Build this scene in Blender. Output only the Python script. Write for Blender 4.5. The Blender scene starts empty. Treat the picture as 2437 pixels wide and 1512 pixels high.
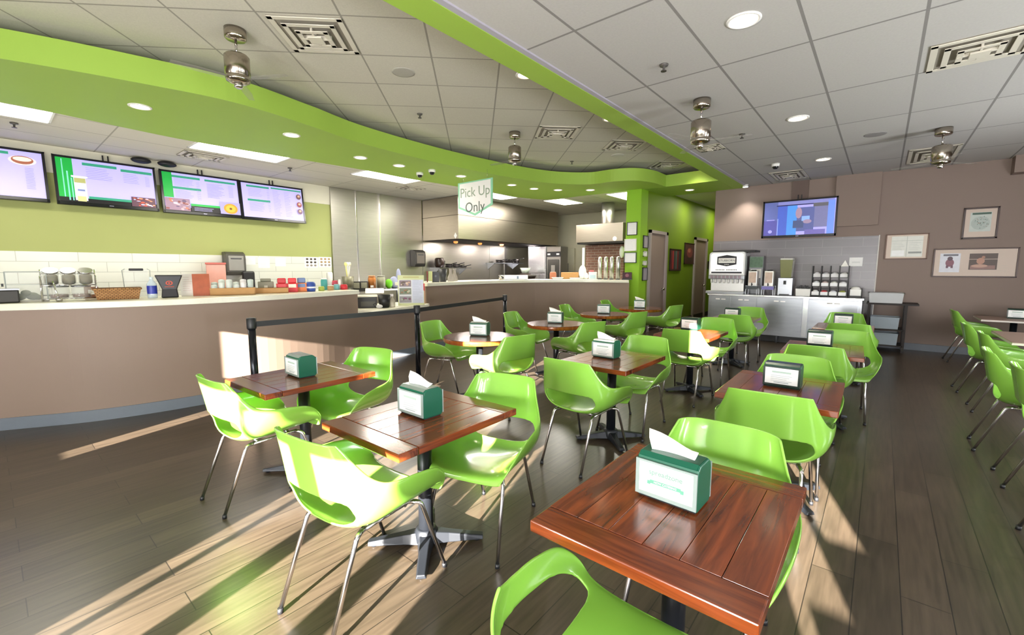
import bpy, bmesh, math, random
from math import radians as RAD, sin, cos, pi
from mathutils import Vector, Matrix
random.seed(7)
SC = bpy.context.scene
COL = SC.collection
H = 1.45
F = 1048.0
YAW, PIT = RAD(39.9), RAD(6.35)
_cy, _sy, _cp, _sp = cos(YAW), sin(YAW), cos(PIT), sin(PIT)
_fw = Vector((-_sy*_cp, _cy*_cp, -_sp)); _rt = Vector((_cy, _sy, 0)); _up = Vector((-_sy*_sp, _cy*_sp, _cp))

# ---- measuring helpers: a sight line from the viewpoint met with a real plane of the room
def _ray(px, py): return _fw + _rt*((px-1218.5)/F) - _up*((py-756)/F)
def AZ(px, py, z): d = _ray(px, py); t = (z-H)/d.z; return Vector((t*d.x, t*d.y, z))
def AY(px, py, Y): d = _ray(px, py); t = Y/d.y; return Vector((t*d.x, Y, H+t*d.z))
def AX(px, py, X): d = _ray(px, py); t = X/d.x; return Vector((X, t*d.y, H+t*d.z))
def BY(x0, y0, x1, y1, Y):
    a = AY(x0, (y0+y1)/2, Y); b = AY(x1, (y0+y1)/2, Y); m = (x0+x1)/2
    return a.x, b.x, AY(m, y1, Y).z, AY(m, y0, Y).z          # x0,x1,z0,z1
def BX(x0, y0, x1, y1, X):
    a = AX(x0, (y0+y1)/2, X); b = AX(x1, (y0+y1)/2, X); m = (x0+x1)/2
    return a.y, b.y, AX(m, y1, X).z, AX(m, y0, X).z          # y0,y1,z0,z1

# ---- materials ------------------------------------------------------------------
def lin(c):
    if isinstance(c, str):
        c = c.lstrip('#'); c = [int(c[i:i+2], 16)/255 for i in (0, 2, 4)]
        return tuple((v/12.92 if v <= .04045 else ((v+.055)/1.055)**2.4) for v in c)
    return tuple(c)
_MC = {}
def M(col, rough=.5, metal=0.0, es=0.0, vary=.06, scale=9.0, trans=0.0, alpha=1.0, coat=0.0, stretch=None, spec=.5, bump=0.0):
    key = (col, rough, metal, es, vary, scale, trans, alpha, coat, stretch, spec, bump)
    if key in _MC: return _MC[key]
    m = bpy.data.materials.new('mat_%d' % len(_MC)); m.use_nodes = True
    nt = m.node_tree; b = nt.nodes['Principled BSDF']; L = nt.links
    c = lin(col)
    b.inputs['Roughness'].default_value = rough; b.inputs['Metallic'].default_value = metal
    b.inputs['Specular IOR Level'].default_value = spec
    b.inputs['Coat Weight'].default_value = coat; b.inputs['Coat Roughness'].default_value = .08
    b.inputs['Transmission Weight'].default_value = trans; b.inputs['Alpha'].default_value = alpha
    b.inputs['Base Color'].default_value = (*c, 1)
    if vary > 0:
        tc = nt.nodes.new('ShaderNodeTexCoord'); mp = nt.nodes.new('ShaderNodeMapping'); no = nt.nodes.new('ShaderNodeTexNoise')
        no.inputs['Scale'].default_value = scale; no.inputs['Detail'].default_value = 4
        if stretch: mp.inputs['Scale'].default_value = stretch
        mx = nt.nodes.new('ShaderNodeMix'); mx.data_type = 'RGBA'
        mx.inputs[6].default_value = (*[v*(1-vary) for v in c], 1); mx.inputs[7].default_value = (*[min(1, v*(1+vary)) for v in c], 1)
        L.new(tc.outputs['Object'], mp.inputs[0]); L.new(mp.outputs[0], no.inputs['Vector']); L.new(no.outputs['Fac'], mx.inputs[0])
        L.new(mx.outputs[2], b.inputs['Base Color'])
        if es: L.new(mx.outputs[2], b.inputs['Emission Color'])
        if bump:
            bp = nt.nodes.new('ShaderNodeBump'); bp.inputs['Strength'].default_value = bump; bp.inputs['Distance'].default_value = .002
            L.new(no.outputs['Fac'], bp.inputs['Height']); L.new(bp.outputs[0], b.inputs['Normal'])
    if es:
        b.inputs['Emission Color'].default_value = (*c, 1); b.inputs['Emission Strength'].default_value = es
    _MC[key] = m
    return m

def brick_mat(name, c1, c2, mortar, bw, bh, msize, offset=.5, rough=.4, rot=(0, 0, 0), loc=(0, 0, 0), grain=0.0, gscale=(1, 1, 1), spec=.5, bump=0.0, speck=0.0, swap=None):
    m = bpy.data.materials.new(name); m.use_nodes = True
    nt = m.node_tree; b = nt.nodes['Principled BSDF']; L = nt.links; N = nt.nodes.new
    tc = N('ShaderNodeTexCoord'); mp = N('ShaderNodeMapping'); br = N('ShaderNodeTexBrick')
    src = tc.outputs['Object']
    if swap:                                                # use the other axes as the pattern plane
        sx = N('ShaderNodeSeparateXYZ'); cb = N('ShaderNodeCombineXYZ'); L.new(src, sx.inputs[0])
        for i, a in enumerate(swap): L.new(sx.outputs['XYZ'.index(a)], cb.inputs[i])
        src = cb.outputs[0]
    mp.inputs['Rotation'].default_value = rot; mp.inputs['Location'].default_value = loc
    L.new(src, mp.inputs[0]); L.new(mp.outputs[0], br.inputs['Vector'])
    br.offset = offset; br.inputs['Scale'].default_value = 1
    br.inputs['Brick Width'].default_value = bw; br.inputs['Row Height'].default_value = bh; br.inputs['Mortar Size'].default_value = msize
    br.inputs['Mortar Smooth'].default_value = .1
    br.inputs['Color1'].default_value = (*lin(c1), 1); br.inputs['Color2'].default_value = (*lin(c2), 1); br.inputs['Mortar'].default_value = (*lin(mortar), 1)
    out = br.outputs['Color']
    if grain or speck:
        no = N('ShaderNodeTexNoise'); m2 = N('ShaderNodeMapping'); m2.inputs['Scale'].default_value = gscale
        L.new(mp.outputs[0], m2.inputs[0]); L.new(m2.outputs[0], no.inputs['Vector']); no.inputs['Scale'].default_value = 1; no.inputs['Detail'].default_value = 6
        rp = N('ShaderNodeMapRange'); g = grain or speck
        rp.inputs['From Min'].default_value = .3; rp.inputs['From Max'].default_value = .7
        rp.inputs['To Min'].default_value = 1-g; rp.inputs['To Max'].default_value = 1+g
        L.new(no.outputs['Fac'], rp.inputs['Value'])
        mu = N('ShaderNodeVectorMath'); mu.operation = 'SCALE'; L.new(out, mu.inputs[0]); L.new(rp.outputs[0], mu.inputs['Scale']); out = mu.outputs[0]
    L.new(out, b.inputs['Base Color'])
    b.inputs['Roughness'].default_value = rough; b.inputs['Specular IOR Level'].default_value = spec
    if bump:
        bp = N('ShaderNodeBump'); bp.inputs['Strength'].default_value = bump; bp.inputs['Distance'].default_value = .003; bp.invert = True
        L.new(br.outputs['Fac'], bp.inputs['Height']); L.new(bp.outputs[0], b.inputs['Normal'])
    return m

def wood_mat(name, dark, light, rough=.22, axis='Y', scale=1.0):
    m = bpy.data.materials.new(name); m.use_nodes = True
    nt = m.node_tree; b = nt.nodes['Principled BSDF']; L = nt.links; N = nt.nodes.new
    tc = N('ShaderNodeTexCoord'); mp = N('ShaderNodeMapping'); no = N('ShaderNodeTexNoise'); ge = N('ShaderNodeNewGeometry')
    st = {'X': (2.5, 30, 30), 'Y': (30, 2.5, 30), 'Z': (30, 30, 2.5)}[axis]
    mp.inputs['Scale'].default_value = tuple(s*scale for s in st)
    ad = N('ShaderNodeVectorMath'); ad.operation = 'ADD'; sc = N('ShaderNodeVectorMath'); sc.operation = 'SCALE'; sc.inputs['Scale'].default_value = 9.0
    cx = N('ShaderNodeCombineXYZ'); L.new(ge.outputs['Random Per Island'], cx.inputs[0]); L.new(ge.outputs['Random Per Island'], cx.inputs[1])
    L.new(cx.outputs[0], sc.inputs[0]); L.new(tc.outputs['Object'], ad.inputs[0]); L.new(sc.outputs[0], ad.inputs[1])
    L.new(ad.outputs[0], mp.inputs[0]); L.new(mp.outputs[0], no.inputs['Vector'])
    no.inputs['Scale'].default_value = 1; no.inputs['Detail'].default_value = 8; no.inputs['Distortion'].default_value = .8
    cr = N('ShaderNodeValToRGB'); cr.color_ramp.elements[0].position = .3; cr.color_ramp.elements[1].position = .72
    cr.color_ramp.elements[0].color = (*lin(dark), 1); cr.color_ramp.elements[1].color = (*lin(light), 1)
    L.new(no.outputs['Fac'], cr.inputs[0])
    rp = N('ShaderNodeMapRange'); rp.inputs['To Min'].default_value = .8; rp.inputs['To Max'].default_value = 1.15
    L.new(ge.outputs['Random Per Island'], rp.inputs['Value'])
    mu = N('ShaderNodeVectorMath'); mu.operation = 'SCALE'; L.new(cr.outputs[0], mu.inputs[0]); L.new(rp.outputs[0], mu.inputs['Scale'])
    L.new(mu.outputs[0], b.inputs['Base Color']); b.inputs['Roughness'].default_value = rough
    b.inputs['Coat Weight'].default_value = .35; b.inputs['Coat Roughness'].default_value = .12
    return m

CHAIR_G = M('#88c04a', .25, vary=.03, spec=.5, coat=.5)
CHROME = M('#d8d6d8', .16, 1.0, vary=.02)
STEEL = M('#c4c0b8', .38, 1.0, vary=.10, scale=3, stretch=(1, 1, 14))
STEEL_H = M('#a89f92', .30, 1.0, vary=.10, scale=3, stretch=(1, 1, 14))
STEEL_B = M('#9fa2a8', .28, 1.0, vary=.14, scale=3, stretch=(1, 1, 8))
BLACK = M('#15161a', .45, vary=.1)
BLACKM = M('#1d2026', .38, .4, vary=.1)
GREEN = M('#8cb528', .6, vary=.03, scale=2)
TAUPE = M('#8d7b72', .7, vary=.03, scale=2)
TAUPE_C = M('#8b776a', .55, vary=.035, scale=2)
WHITE = M('#efeeea', .5, vary=.02)
PAPER = M('#f4f4f2', .7, vary=.02)
CREAM = M('#d9d6c4', .6, vary=.03)
QUARTZ = M('#e4e2d2', .25, vary=.06, scale=40)
GREY = M('#8f8f92', .5, vary=.04)
DGREY = M('#4a4b4f', .5, vary=.06)
GLASS = M('#eef4f2', .04, vary=0, trans=.0, alpha=.22, spec=.8)
FROST = M('#dfe8ea', .25, vary=.02, alpha=.55)
RED = M('#c8262c', .4, vary=.08)
WICKER = M('#b98a54', .7, vary=.35, scale=60)
WOODT = M('#b08550', .6, vary=.2, scale=12, stretch=(1, 8, 8))

# ---- mesh building --------------------------------------------------------------
class MB:
    def __init__(s): s.v = []; s.f = []; s.sm = []
    def add(s, vs, fs, smooth=False):
        o = len(s.v); s.v += [tuple(v) for v in vs]; s.f += [tuple(i+o for i in f) for f in fs]; s.sm += [smooth]*len(fs); return s
    def box(s, x0, x1, y0, y1, z0, z1, rz=0, tilt=0, c=None):
        x0, x1 = min(x0, x1), max(x0, x1); y0, y1 = min(y0, y1), max(y0, y1); z0, z1 = min(z0, z1), max(z0, z1)
        vs = [Vector((x, y, z)) for z in (z0, z1) for y in (y0, y1) for x in (x0, x1)]
        if rz or tilt:
            cc = Vector(c) if c else Vector(((x0+x1)/2, (y0+y1)/2, (z0+z1)/2))
            R = Matrix.Rotation(rz, 3, 'Z') @ Matrix.Rotation(tilt, 3, 'X'); vs = [cc + R @ (v-cc) for v in vs]
        return s.add(vs, [(0, 2, 3, 1), (4, 5, 7, 6), (0, 1, 5, 4), (2, 6, 7, 3), (0, 4, 6, 2), (1, 3, 7, 5)])
    def cyl(s, p0, p1, r0, r1=None, n=20, caps=True):
        p0, p1 = Vector(p0), Vector(p1); r1 = r0 if r1 is None else r1
        d = (p1-p0).normalized(); a = d.orthogonal().normalized(); b = d.cross(a)
        vs = [p0 + (a*cos(2*pi*i/n)+b*sin(2*pi*i/n))*r0 for i in range(n)] + [p1 + (a*cos(2*pi*i/n)+b*sin(2*pi*i/n))*r1 for i in range(n)]
        s.add(vs, [(i, (i+1) % n, n+(i+1) % n, n+i) for i in range(n)], True)
        if caps: s.add(vs, [tuple(range(n))[::-1], tuple(range(n, 2*n))])
        return s
    def lathe(s, prof, c=(0, 0, 0), n=24, smooth=True):
        vs = []; fs = []; k = len(prof)
        for i in range(n):
            a = 2*pi*i/n
            vs += [(c[0]+r*cos(a), c[1]+r*sin(a), c[2]+z) for r, z in prof]
        for i in range(n):
            j = (i+1) % n
            fs += [(i*k+q, j*k+q, j*k+q+1, i*k+q+1) for q in range(k-1)]
        return s.add(vs, fs, smooth)
    def tube(s, pts, r, n=10, r1=None):
        pts = [Vector(p) for p in pts]; m = len(pts); vs = []; prev = None
        for i, p in enumerate(pts):
            d = (pts[min(i+1, m-1)]-pts[max(i-1, 0)]).normalized()
            a = d.orthogonal().normalized() if prev is None else (prev - d*prev.dot(d)).normalized()
            prev = a; b = d.cross(a); rr = r if r1 is None else r+(r1-r)*i/(m-1)
            vs += [p+(a*cos(2*pi*k/n)+b*sin(2*pi*k/n))*rr for k in range(n)]
        s.add(vs, [(i*n+k, i*n+(k+1) % n, (i+1)*n+(k+1) % n, (i+1)*n+k) for i in range(m-1) for k in range(n)], True)
        return s.add(vs, [tuple(range(n))[::-1], tuple(range((m-1)*n, m*n))])
    def prism(s, poly, z0, z1):
        n = len(poly); vs = [(x, y, z0) for x, y in poly]+[(x, y, z1) for x, y in poly]
        s.add(vs, [(i, (i+1) % n, n+(i+1) % n, n+i) for i in range(n)])
        return s.add(vs, [tuple(range(n))[::-1], tuple(range(n, 2*n))])
    def strip(s, A, B, z0, z1):                             # band between two equal-length plan curves
        n = len(A); vs = []
        for a, b in zip(A, B): vs += [(a[0], a[1], z0), (b[0], b[1], z0), (b[0], b[1], z1), (a[0], a[1], z1)]
        fs = []
        for i in range(n-1):
            for k in range(4): fs.append((4*i+k, 4*i+(k+1) % 4, 4*i+4+(k+1) % 4, 4*i+4+k))
        fs += [(0, 3, 2, 1), (4*n-4, 4*n-3, 4*n-2, 4*n-1)]
        return s.add(vs, fs)
    def xprism(s, prof, x0, x1):                            # (y,z) profile pushed along x
        n = len(prof); vs = [(x0, y, z) for y, z in prof]+[(x1, y, z) for y, z in prof]
        s.add(vs, [(i, (i+1) % n, n+(i+1) % n, n+i) for i in range(n)])
        return s.add(vs, [tuple(range(n))[::-1], tuple(range(n, 2*n))])
    def disc(s, c, r, nrm=(0, 0, 1), n=20):
        d = Vector(nrm).normalized(); a = d.orthogonal().normalized(); b = d.cross(a); c = Vector(c)
        return s.add([c+(a*cos(2*pi*i/n)+b*sin(2*pi*i/n))*r for i in range(n)], [tuple(range(n))])
    def blob(s, c, rx, ry, rz, n=12):
        return s.lathe([(sin(pi*i/8)*1.0, -cos(pi*i/8)) for i in range(9)], (0, 0, 0), n).xf(-9*n, lambda v: (c[0]+v[0]*rx, c[1]+v[1]*ry, c[2]+v[2]*rz))
    def xf(s, k, f):
        for i in range(len(s.v)+k, len(s.v)): s.v[i] = tuple(f(s.v[i]))
        return s
    def build(s, name, mat, parent=None, bevel=0, seg=2, smooth=None):
        me = bpy.data.meshes.new(name); me.from_pydata(s.v, [], s.f); me.update()
        bm = bmesh.new(); bm.from_mesh(me); bmesh.ops.remove_doubles(bm, verts=bm.verts, dist=1e-6)
        bmesh.ops.recalc_face_normals(bm, faces=bm.faces); 
        bm.to_mesh(me); bm.free()
        if len(me.polygons) == len(s.sm):
            for p, q in zip(me.polygons, s.sm): p.use_smooth = q if smooth is None else smooth
        elif smooth: 
            for p in me.polygons: p.use_smooth = True
        me.materials.append(mat)
        o = bpy.data.objects.new(name, me); COL.objects.link(o)
        if parent: o.parent = parent
        if bevel:
            b = o.modifiers.new('b', 'BEVEL'); b.width = bevel; b.segments = seg; b.limit_method = 'ANGLE'; b.angle_limit = RAD(50)
        return o

def thing(name, label, cat, loc=(0, 0, 0), rz=0, group=None):
    o = bpy.data.objects.new(name, None); COL.objects.link(o); o.location = loc; o.rotation_euler = (0, 0, rz)
    o.empty_display_size = .1
    o['label'] = label; o['category'] = cat
    if group: o['group'] = group
    return o
def tag(o, label, cat, group=None):
    o['label'] = label; o['category'] = cat
    if group: o['group'] = group
    return o
def struct(o): o['kind'] = 'structure'; return o
def dup(root, loc, rz, label, group=None):
    r = root.copy(); COL.objects.link(r); r.location = loc; r.rotation_euler = (0, 0, rz); r['label'] = label
    if group: r['group'] = group
    for ch in root.children:
        c = ch.copy(); COL.objects.link(c); c.parent = r
        for g in ch.children:
            d = g.copy(); COL.objects.link(d); d.parent = c
    return r
def text(body, size, mat, parent, loc, rot, name='lettering', ext=.001, align='CENTER', bold=0.0, sx=1.0):
    cu = bpy.data.curves.new('t', 'FONT'); cu.body = body; cu.size = size; cu.extrude = ext; cu.align_x = align; cu.align_y = 'CENTER'; cu.offset = bold
    cu.resolution_u = 3
    o = bpy.data.objects.new('t', cu); COL.objects.link(o)
    bpy.context.view_layer.update()
    me = bpy.data.meshes.new_from_object(o.evaluated_get(bpy.context.evaluated_depsgraph_get()))
    bpy.data.objects.remove(o); me.materials.clear(); me.materials.append(mat)
    t = bpy.data.objects.new(name, me); COL.objects.link(t); t.parent = parent; t.location = loc; t.rotation_euler = rot; t.scale = (sx, 1, 1)
    return t
def spline(P, n=8):
    out = []
    P = [Vector(p) for p in P]
    for i in range(len(P)-1):
        p0, p1, p2, p3 = P[max(i-1, 0)], P[i], P[i+1], P[min(i+2, len(P)-1)]
        for k in range(n):
            t = k/n
            out.append(.5*((2*p1)+(p2-p0)*t+(2*p0-5*p1+4*p2-p3)*t*t+(3*p1-p0-3*p2+p3)*t**3))
    out.append(P[-1]); return out
def offset(C, d):
    out = []
    for i, p in enumerate(C):
        t = (C[min(i+1, len(C)-1)]-C[max(i-1, 0)]).normalized(); out.append(Vector((p.x-t.y*d, p.y+t.x*d)))
    return out

# ================================================================ ROOM
ZR, ZL, ZS0, ZS1 = 3.18, 3.5, 3.16, 3.40
YW, XM, XG, XT = 10.57, -9.2, -4.1, -2.95
YF = -3.0
FLOOR = brick_mat('floor_planks', '#3d342a', '#4a3f34', '#1e1915', 1.25, .165, .0022, offset=.37, rough=.28, rot=(0, 0, RAD(90)), grain=.30, gscale=(3.2, 42, 1), spec=.5)
struct(MB().box(-10.2, 3.2, -3.4, 16.4, -.06, 0).build('floor', FLOOR))
CE_R = brick_mat('ceiling_tiles_right', '#b9b6b2', '#b4b1ae', '#85827f', 1.29, .655, .011, offset=0, rough=.8, rot=(0, 0, RAD(90)), loc=(0, 0, 0), speck=.03, gscale=(60, 60, 1), spec=.2)
CE_L = brick_mat('ceiling_tiles_left', '#cac6b9', '#c5c1b4', '#98948a', .668, .668, .009, offset=0, rough=.85, rot=(0, 0, RAD(-44.5)), speck=.05, gscale=(90, 90, 1), spec=.2)
CE_K = brick_mat('ceiling_tiles_kitchen', '#d3cfc2', '#cfcbbe', '#a6a296', 1.22, .61, .009, offset=0, rough=.8, rot=(0, 0, RAD(90)), speck=.03, gscale=(80, 80, 1), spec=.2)
def set_map(mat, loc):
    for n in mat.node_tree.nodes:
        if n.type == 'MAPPING' and any(l.to_node.type == 'TEX_BRICK' for l in n.outputs[0].links): n.inputs['Location'].default_value = loc
# pattern phase: right ceiling lines at x=-1.205,-.543,.152 and y=4.22,5.51 ; left grid at u=-.418, v=3.936
set_map(CE_R, (1.29*4-4.22 + 0, 0, 0)); 
_n = [n for n in CE_R.node_tree.nodes if n.type == 'MAPPING'][0]; _n.inputs['Location'].default_value = (4.22 % 1.29 - 0, -.543 % .655 - .655, 0); _n.inputs['Rotation'].default_value = (0, 0, RAD(-90))
_n.inputs['Location'].default_value = (-(4.22 % 1.29), (-.543) % .655, 0)
_n = [n for n in CE_L.node_tree.nodes if n.type == 'MAPPING'][0]; _n.inputs['Location'].default_value = (.418, -(3.936 % .668), 0)
struct(MB().box(-2.30, 3.2, -3.4, YW+.1, ZR, ZR+.06).build('ceiling', CE_R))
struct(MB().box(-10.2, -2.30, -3.4, 16.4, ZL, ZL+.06).build('ceiling', CE_L))
struct(MB().box(-10.2, -7.0, -3.4, 12.6, ZR+.005, ZR+.06).build('ceiling', CE_K))
struct(MB().box(-7.0, -4.12, 9.0, 12.6, ZR+.005, ZR+.06).build('ceiling', CE_K))
HALLC = M('#c4c6cb', .8, vary=.02)
struct(MB().box(XG-.2, XT+.2, 10.62, 16.4, 3.26, 3.32).build('ceiling', HALLC))
# walls
struct(MB().box(XT, 3.2, YW, YW+.14, 0, 3.6).build('wall_back', TAUPE))
struct(MB().box(XT, XT+.14, YW+.14, 16.4, 0, 3.6).build('wall_hall', M('#76742a', .7, vary=.03)))
HALLG = M('#6f8f14', .6, vary=.12, scale=.8)
struct(MB().box(XG-.14, XG, 9.62, 16.4, 0, 3.6).build('wall_green', HALLG))
struct(MB().box(XG-.14, XT+.3, 16.2, 16.4, 0, 3.6).build('wall_end', HALLG))
struct(MB().box(-4.44, XG, 9.26, 9.62, 0, ZS0+.02).build('wall_column', M('#8fbf2c', .6, vary=.03, scale=2)))
struct(MB().box(-10.2, XG-.14, 12.4, 12.6, 0, 3.4).build('wall_kitchen', M('#b8b39c', .7, vary=.03)))
wl = struct(MB().box(XM-.2, XM, -3.4, 12.4, 0, 3.4).build('wall_left', M('#a3aa68', .65, vary=.03, scale=2)))
struct(MB().box(XM-.005, XM+.012, -3.4, 4.9, 2.81, ZR+.01).build('trim_4', CREAM))
SUBWAY = brick_mat('white_tile', '#e9eae0', '#e2e4da', '#bfc1b6', .62, .155, .004, rough=.25, swap='YZX', bump=.3)
struct(MB().box(XM-.005, XM+.014, -3.4, 4.88, .9, 1.69).build('trim_5', SUBWAY))
struct(MB().box(XM-.2, 3.2, YF-.14, YF, -.0, 0.0001).build('trim_9', TAUPE))
# right side wall and the shop front behind the viewpoint, its openings made up to shape the sun patches
struct(MB().box(3.06, 3.2, -3.4, YW, 0, 3.6).build('wall_right', TAUPE))
OPEN = [(-3.83, -3.64, .86, 1.46), (-4.0, -3.62, 1.46, 1.98), (-2.12, -1.54, 1.22, 1.76), (-1.52, -1.42, 0, 1.66), (-1.38, -1.1, 0, 1.66), (-.97, -.54, 0, 1.74), (-.40, -.14, 0, 1.74),
        (-1.30, -.86, 1.85, 2.35), (.98, 1.30, 2.55, 3.0), (1.72, 1.90, 1.52, 1.84), (1.50, 1.68, 1.36, 1.66), (1.45, 1.52, 1.12, 1.42)]
xs = sorted({-10.2, 3.2} | {o[0] for o in OPEN} | {o[1] for o in OPEN})
fr = MB()
for a, b in zip(xs[:-1], xs[1:]):
    hs = sorted([(o[2], o[3]) for o in OPEN if o[0] <= a+1e-6 and o[1] >= b-1e-6]); z = 0
    for h0, h1 in hs:
        if h0 > z: fr.box(a, b, YF-.03, YF, z, h0)
        z = h1
    fr.box(a, b, YF-.03, YF, z, 3.6)
struct(fr.build('wall_front', TAUPE))
# baseboards
BB = M('#70757f', .5, vary=.05)
struct(MB().box(XT, 3.06, YW-.02, YW, 0, .12).build('baseboard_back', BB))
struct(MB().box(XG, XG+.02, 9.63, 16.2, 0, .13).build('baseboard_green', M('#26221f', .5, vary=.05)))
# tile panel behind the drinks counter
GTILE = brick_mat('grey_tile', '#827d83', '#7b767c', '#989496', .62, .155, .003, rough=.3, swap='XZY', bump=.2)
struct(MB().box(-2.93, -.09, YW-.015, YW, .6, 2.05).build('trim_6', GTILE))
struct(MB().box(-.09, -.075, YW-.02, YW, .6, 2.06).build('trim_7', M('#d0ccc6', .4)))
# shallow chases on the back wall
struct(MB().box(-.78, -.12, YW-.10, YW+.01, 2.24, ZR).build('trim_8', TAUPE))
struct(MB().box(-1.50, -1.22, YW-.03, YW+.01, 2.8, ZR).build('trim_10', M('#6d5c55', .7, vary=.03)))
struct(MB().box(1.45, 1.95, YW-.25, YW+.01, 2.92, ZR).build('trim_11', TAUPE))
# green soffit following the counter, and the beam
front = spline([(-6.9, -2.6), (-6.1, -.8), (-5.66, .25), (-5.40, 1.1), (-5.27, 1.85), (-5.42, 2.7), (-5.62, 3.55), (-5.67, 5.0), (-5.52, 6.5), (-5.25, 7.5), (-4.75, 8.08), (-4.2, 8.15), (-3.82, 8.35), (-3.64, 8.8), (-3.62, 9.36)], 8)
back = [Vector(p) for p in [(-7.9, -2.6), (-7.3, -1.0), (-7.12, .26), (-7.2, 1.1), (-7.28, 1.92), (-7.2, 3.1), (-7.07, 4.41), (-7.08, 5.33), (-6.97, 6.5), (-6.87, 7.55), (-6.85, 8.48), (-6.5, 9.2), (-5.5, 9.26), (-4.8, 9.3), (-3.62, 9.36)]]
back = spline(back, 8)
SOF = M('#98ba48', .55, vary=.03, scale=1.5)
struct(MB().strip(front, back, ZS0, ZS1).build('trim_1', SOF))
struct(MB().box(-4.43, -2.585, 9.37, 10.62, ZS0, ZS1).build('trim_12', SOF))
struct(MB().box(-2.58, -2.34, -3.4, YW, ZS0, ZL+.02).build('trim_2', SOF))
struct(MB().box(-2.34, -2.29, -3.4, YW, ZS0+.005, ZL+.02).build('trim_3', M('#aaa6b2', .5)))

# ---- doors in the green wall
def door(n, y0, y1, lab):
    o = struct(MB().box(XG, XG+.012, y0+.06, y1-.06, .01, 2.25).build('door_%d' % n, M('#8f7f78', .5, vary=.03)))
    fm = M('#a59c9a', .5, vary=.03)
    m = MB().box(XG, XG+.05, y0, y0+.07, 0, 2.32).box(XG, XG+.05, y1-.10, y1, 0, 2.32).box(XG, XG+.05, y0, y1, 2.25, 2.32)
    m.build('door_frame', fm, o)
    hd = MB().cyl((XG+.012, y1-.2, .95), (XG+.07, y1-.2, .95), .028).tube([(XG+.065, y1-.2, .95), (XG+.065, y1-.32, .95)], .011)
    hd.build('door_handle', CHROME, o)
door(1, 9.70, 10.78, ''); door(2, 12.85, 13.98, '')

# ================================================================ SERVICE COUNTER
cf = spline([(-6.9, -2.2), (-6.4, -.8), (-5.98, 0), (-5.66, .6), (-5.50, 1.3), (-5.5, 2.0), (-5.66, 2.75), (-5.88, 3.5), (-6.02, 4.2), (-6.10, 4.95), (-6.2, 5.8), (-6.2, 6.8), (-5.95, 7.75), (-5.45, 8.45), (-4.95, 8.80), (-4.2, 9.0)], 8)
i1 = 7*8; i2 = 9*8
def counter(C, zb, zt, lab):
    t = thing('service_counter', lab, 'counter')
    cl = lambda P: [Vector((p.x, min(p.y, 9.235) if p.x > -5.2 else p.y)) for p in P]
    MB().strip(cl(C), cl(offset(C, .66)), 0.0, zb).build('front_panel', TAUPE_C, t)
    MB().strip(cl(offset(C, -.035)), cl(offset(C, .78)), zb, zt).build('countertop', QUARTZ, t, .006)
    MB().strip(offset(C, -.012), offset(C, .0), 0, .11).build('kick_board', M('#6c7480', .45, vary=.06), t)
    return t
counter(cf[:i1+1], 1.08, 1.14, 'long curved taupe order counter with cream top, left of the pick-up shelf')
counter(cf[i2:], 1.14, 1.20, 'curved taupe kitchen counter with cream top, right of the pick-up shelf')
t = thing('pickup_counter', 'low recessed section of the counter with a cream shelf under the menu board', 'counter')
C = cf[i1:i2+1]
MB().strip(C, offset(C, .66), 0, .80).build('front_panel', TAUPE_C, t)
sh = spline([C[0]+Vector((.02, .0)), C[0]+Vector((.26, .06)), C[0]+Vector((.30, .22)), C[len(C)//2]+Vector((.24, 0)), C[-1]+Vector((.16, -.12)), C[-1]+Vector((.06, .02))], 6)
bk = [offset(C, .70)[round(k*(len(C)-1)/(len(sh)-1))] for k in range(len(sh))]
MB().strip(sh, bk, .80, .84).build('shelf', QUARTZ, t, .006)
MB().strip(offset(C, -.012), offset(C, 0), 0, .11).build('kick_board', M('#6c7480', .45, vary=.06), t)

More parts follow.
